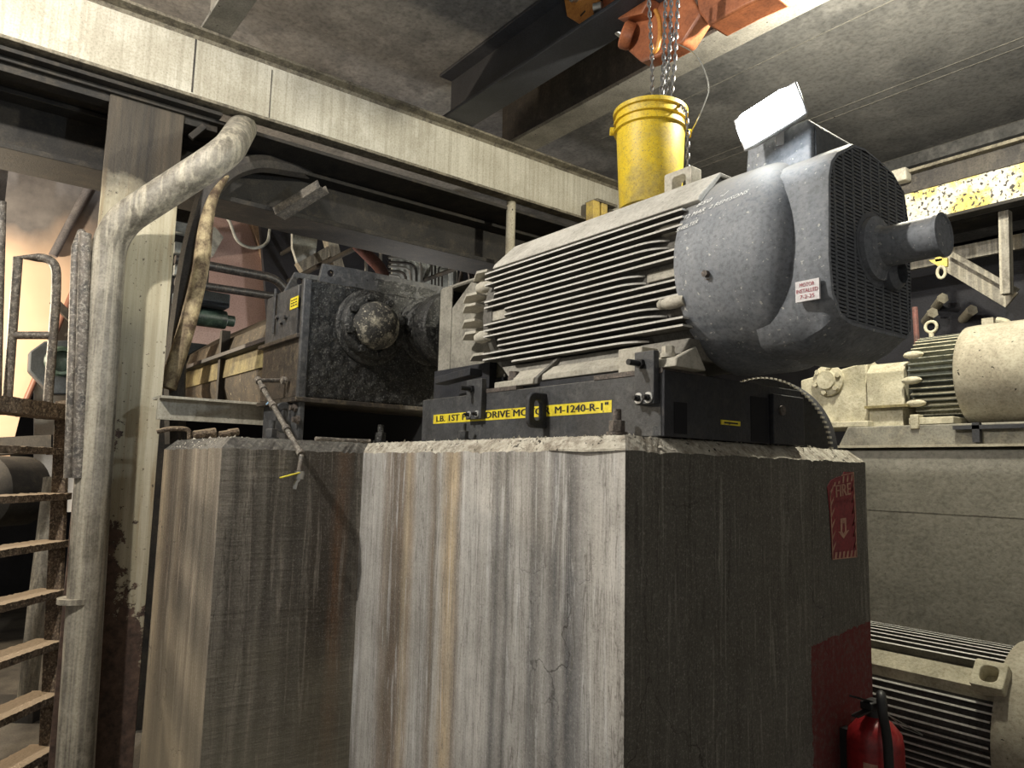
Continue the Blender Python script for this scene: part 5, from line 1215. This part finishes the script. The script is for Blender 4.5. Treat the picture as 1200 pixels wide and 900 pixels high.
# lower right motor on the floor
ym = 3.0
lmA, lmB = AY(1024,735,ym), AY(1185,768,ym)
t = thing('floor_motor', 'finned dusty motor low at the right bottom corner with a pale fan cover', 'motor', (AY(1100,850,ym).x, ym+.1, 0))
ztop = lmA.z; rF = .30; cYf = ym+.10; cZf = ztop-rF
xf0, xf1 = AY(960,730,ym).x, AY(1172,900,ym-.15).x
mb = MB(); mb.cyl((xf0,cYf,cZf), (xf1,cYf,cZf), rF*.90, 48); ob('frame', mb, M_motor, t)
k = 0
for a in [x_*5.2 for x_ in range(0, 70)]:
    an = math.radians(a)
    c = Vector((0, math.cos(an), math.sin(an)))
    if 124 < a < 150: continue
    p = Vector((xf0,cYf,cZf)); q = Vector((xf1-.005*(a%3),cYf,cZf)); s_ = Vector((0,-math.sin(an),math.cos(an)))*.0035
    mb = MB(); mb.hexa([p+c*rF*.88-s_, q+c*rF*.88-s_, q+c*rF*.88+s_, p+c*rF*.88+s_], [p+c*rF*1.0-s_, q+c*rF*1.0-s_, q+c*rF*1.0+s_, p+c*rF*1.0+s_]); mb.m[1] = 1; ob('cooling_fin', mb, [M_motor, M_fintip], t)
an = math.radians(137); c = Vector((0, math.cos(an), math.sin(an))); s_ = Vector((0,-math.sin(an),math.cos(an)))
p = Vector((xf0,cYf,cZf)); q = Vector((xf1,cYf,cZf)); mb = MB(); mb.hexa([p+c*rF*.9-s_*.045, q+c*rF*.9-s_*.045, q+c*rF*.9+s_*.045, p+c*rF*.9+s_*.045], [p+c*rF*1.0-s_*.045, q+c*rF*1.0-s_*.045, q+c*rF*1.0+s_*.02, p+c*rF*1.0+s_*.02]); ob('pad', mb, M_creammotor, t)
lx = AY(1158,783,ym-.17).x; lc = Vector((lx,cYf,cZf))+c*rF*1.02
oo = [lc+Vector((x_,0,0))+s_*z_ for x_, z_ in rrect(0,0,.10,.10,.008,3)]; ii = [lc+Vector((x_,0,0))+s_*z_ for x_, z_ in rrect(0,0,.055,.06,.02,3)]
ob('lifting_lug', MB().ring(oo, ii, c*.06), M_creammotor, t, bevel=.003)
mb = MB(); mb.lathe([(rF*.95,0),(rF*1.08,.0),(rF*1.10,.02),(rF*1.10,.5),(rF*.8,.6)], (xf1,cYf,cZf), (1,0,0), 56); ob('fan_cover', mb, M_cover2, t, sharp=50)
mb = MB(); mb.box(xf0, xf1, cYf-.25, cYf+.25, 0, cZf-rF*.8); ob('foot_block', mb, M_skid2, t)

# peeling yellow beam and steelwork beyond
YY = 4.6
a0, a1 = AY(1052,209,YY), AY(1065,258,YY)
zt1, zb1 = AY(1150,182,YY).z, AY(1150,246,YY).z
t = thing('crane_beam', 'beam with peeling yellow paint behind the shaft end of the motor', 'beam', (0, YY, zb1))
xb0 = AY(1040,215,YY).x
ob('web', MB().box(xb0, 2.2, YY, YY+.02, zb1, zt1), M_peel, t)
mb = MB(); mb.box(xb0, 2.2, YY-.06, YY+.05, zt1-.0, zt1+.02); ob('upper_flange', mb, M_creamedge, t, bevel=.003)
mb = MB(); mb.box(xb0, 2.2, YY-.07, YY+.02, zb1-.02, zb1); ob('lower_flange', mb, M_dsteel, t, bevel=.003)
mb = MB(); mb.box(xb0, 2.2, YY-.012, YY, zt1-.11, zt1-.0); ob('rust_band', mb, M_brown, t)
p = AY(1055,205,YY-.06); mb = MB(); mb.box(p.x-.04, p.x+.05, YY-.10, YY-.02, p.z-.05, p.z+.03); ob('end_clip', mb, M_motorpad, t, bevel=.01)
YZ = 5.0
z1_ = AY(1150,282,YZ).z
t = thing('support_girder', 'dim tan girder below the peeling yellow beam', 'beam', (0, YZ, z1_))
ob('web', MB().box(AY(1030,285,YZ).x, 2.2, YZ, YZ+.03, AY(1150,300,YZ).z, AY(1150,283,YZ).z), M_galv, t)
ob('upper_flange', MB().box(AY(1030,285,YZ).x, 2.2, YZ-.10, YZ+.1, AY(1150,262,YZ).z, AY(1150,258,YZ).z), M_dsteel, t)
t = thing('diagonal_brace', 'tan diagonal steel channel brace right of the shaft end', 'brace', AY(1180,350,4.8))
mb = MB(); mb.bar(AY(1108,306,4.8), AY(1186,352,4.8), .02, .10); ob('channel', mb, M_galv, t)
mb = MB(); mb.bar(AY(1116,298,4.78), AY(1190,340,4.78), .08, .03); ob('channel_flange', mb, M_galv, t)
mb = MB(); mb.bar(Vector((AY(1180,285,4.7).x,4.7,zb1-.01)), AY(1180,345,4.7), .05, .06, up=(0,1,0)); ob('hanger', mb, M_galv, t)
t = thing('yellow_gusset', 'small yellow triangular gusset with a shackle below the shaft end', 'gusset', AY(1100,308,4.6))
mb = MB(); mb.prism([AY(px,py,4.6) for px,py in ((1088,305),(1110,302),(1110,312),(1101,313))], (0,.02,0)); mb.box(AY(1096,305,4.6).x, AY(1104,305,4.6).x, 4.60, 4.62, AY(1100,306,4.6).z, zb1-.015); ob('gusset', mb, grime('bright_yellow_paint',(.62,.50,.12),(.4,.33,.1), s=20), t)
mb = MB(); p = AY(1103,319,4.58); mb.tube([p+Vector((.022*math.cos(a*PI/6),0,.035*math.sin(a*PI/6))) for a in range(12)], .009, 8, closed=True); ob('shackle', mb, M_creammotor, t)
t = thing('rear_partition', 'black steel partition behind the diagonal brace on the right', 'partition', (.3, 5.4, 0))
ob('sheet', MB().box(-2.6, 2.2, 5.38, 5.42, 0, AY(1150,290,5.38).z), M_wall, t)
for k, (px, py, lb) in enumerate(((1104,350,'upper tan bolt stub in the dark gap below the diagonal brace'),(1138,364,'lower right tan bolt stub in the dark gap'),(1092,367,'faint stub end left of the lower bolt stub'))):
    p = AY(px, py, 5.2); tt = thing('bolt_stub', lb, 'bolt', p); mb = MB(); mb.cyl(p, p+Vector((-.12,.19,-.01)), .030, 12); mb.cyl(p+Vector((.0,0,0)), p+Vector((.012,-.01,0)), .036, 6); ob('bolt', mb, M_cover2, tt)
t = thing('valve_cluster', 'dusty pipe fittings on the wall above the tan fan cover', 'fittings', AY(1170,385,4.4))
mb = MB(); mb.tube(fillet([AY(1168,375,4.4), AY(1178,376,4.4), AY(1188,384,4.4), AY(1190,395,4.4)],.04,4), .016, 8); ob('pipe', mb, M_creammotor, t)
mb = MB(); p = AY(1190,393,4.4); mb.cyl(p, (p.x, 4.4, zW), .016, 8); p = AY(1160,380,4.4); mb.cyl(p, (p.x, 5.39, p.z), .02, 8); ob('support', mb, M_dsteel, t)
mb = MB(); mb.box(AY(1152,380,4.4).x, AY(1166,380,4.4).x, 4.38, 4.45, AY(1160,388,4.4).z, AY(1160,373,4.4).z); ob('box', mb, M_cover2, t)
t = thing('far_pipe', 'rusty thin pipe hanging right of the motor grille', 'pipe', AY(1075,395,4.0))
ob('pipe', MB().tube([AY(1072,360,4.0), AY(1074,392,4.0), Vector((AY(1074,392,4.0).x, 4.0, zs1))], .014, 8), M_hose, t)
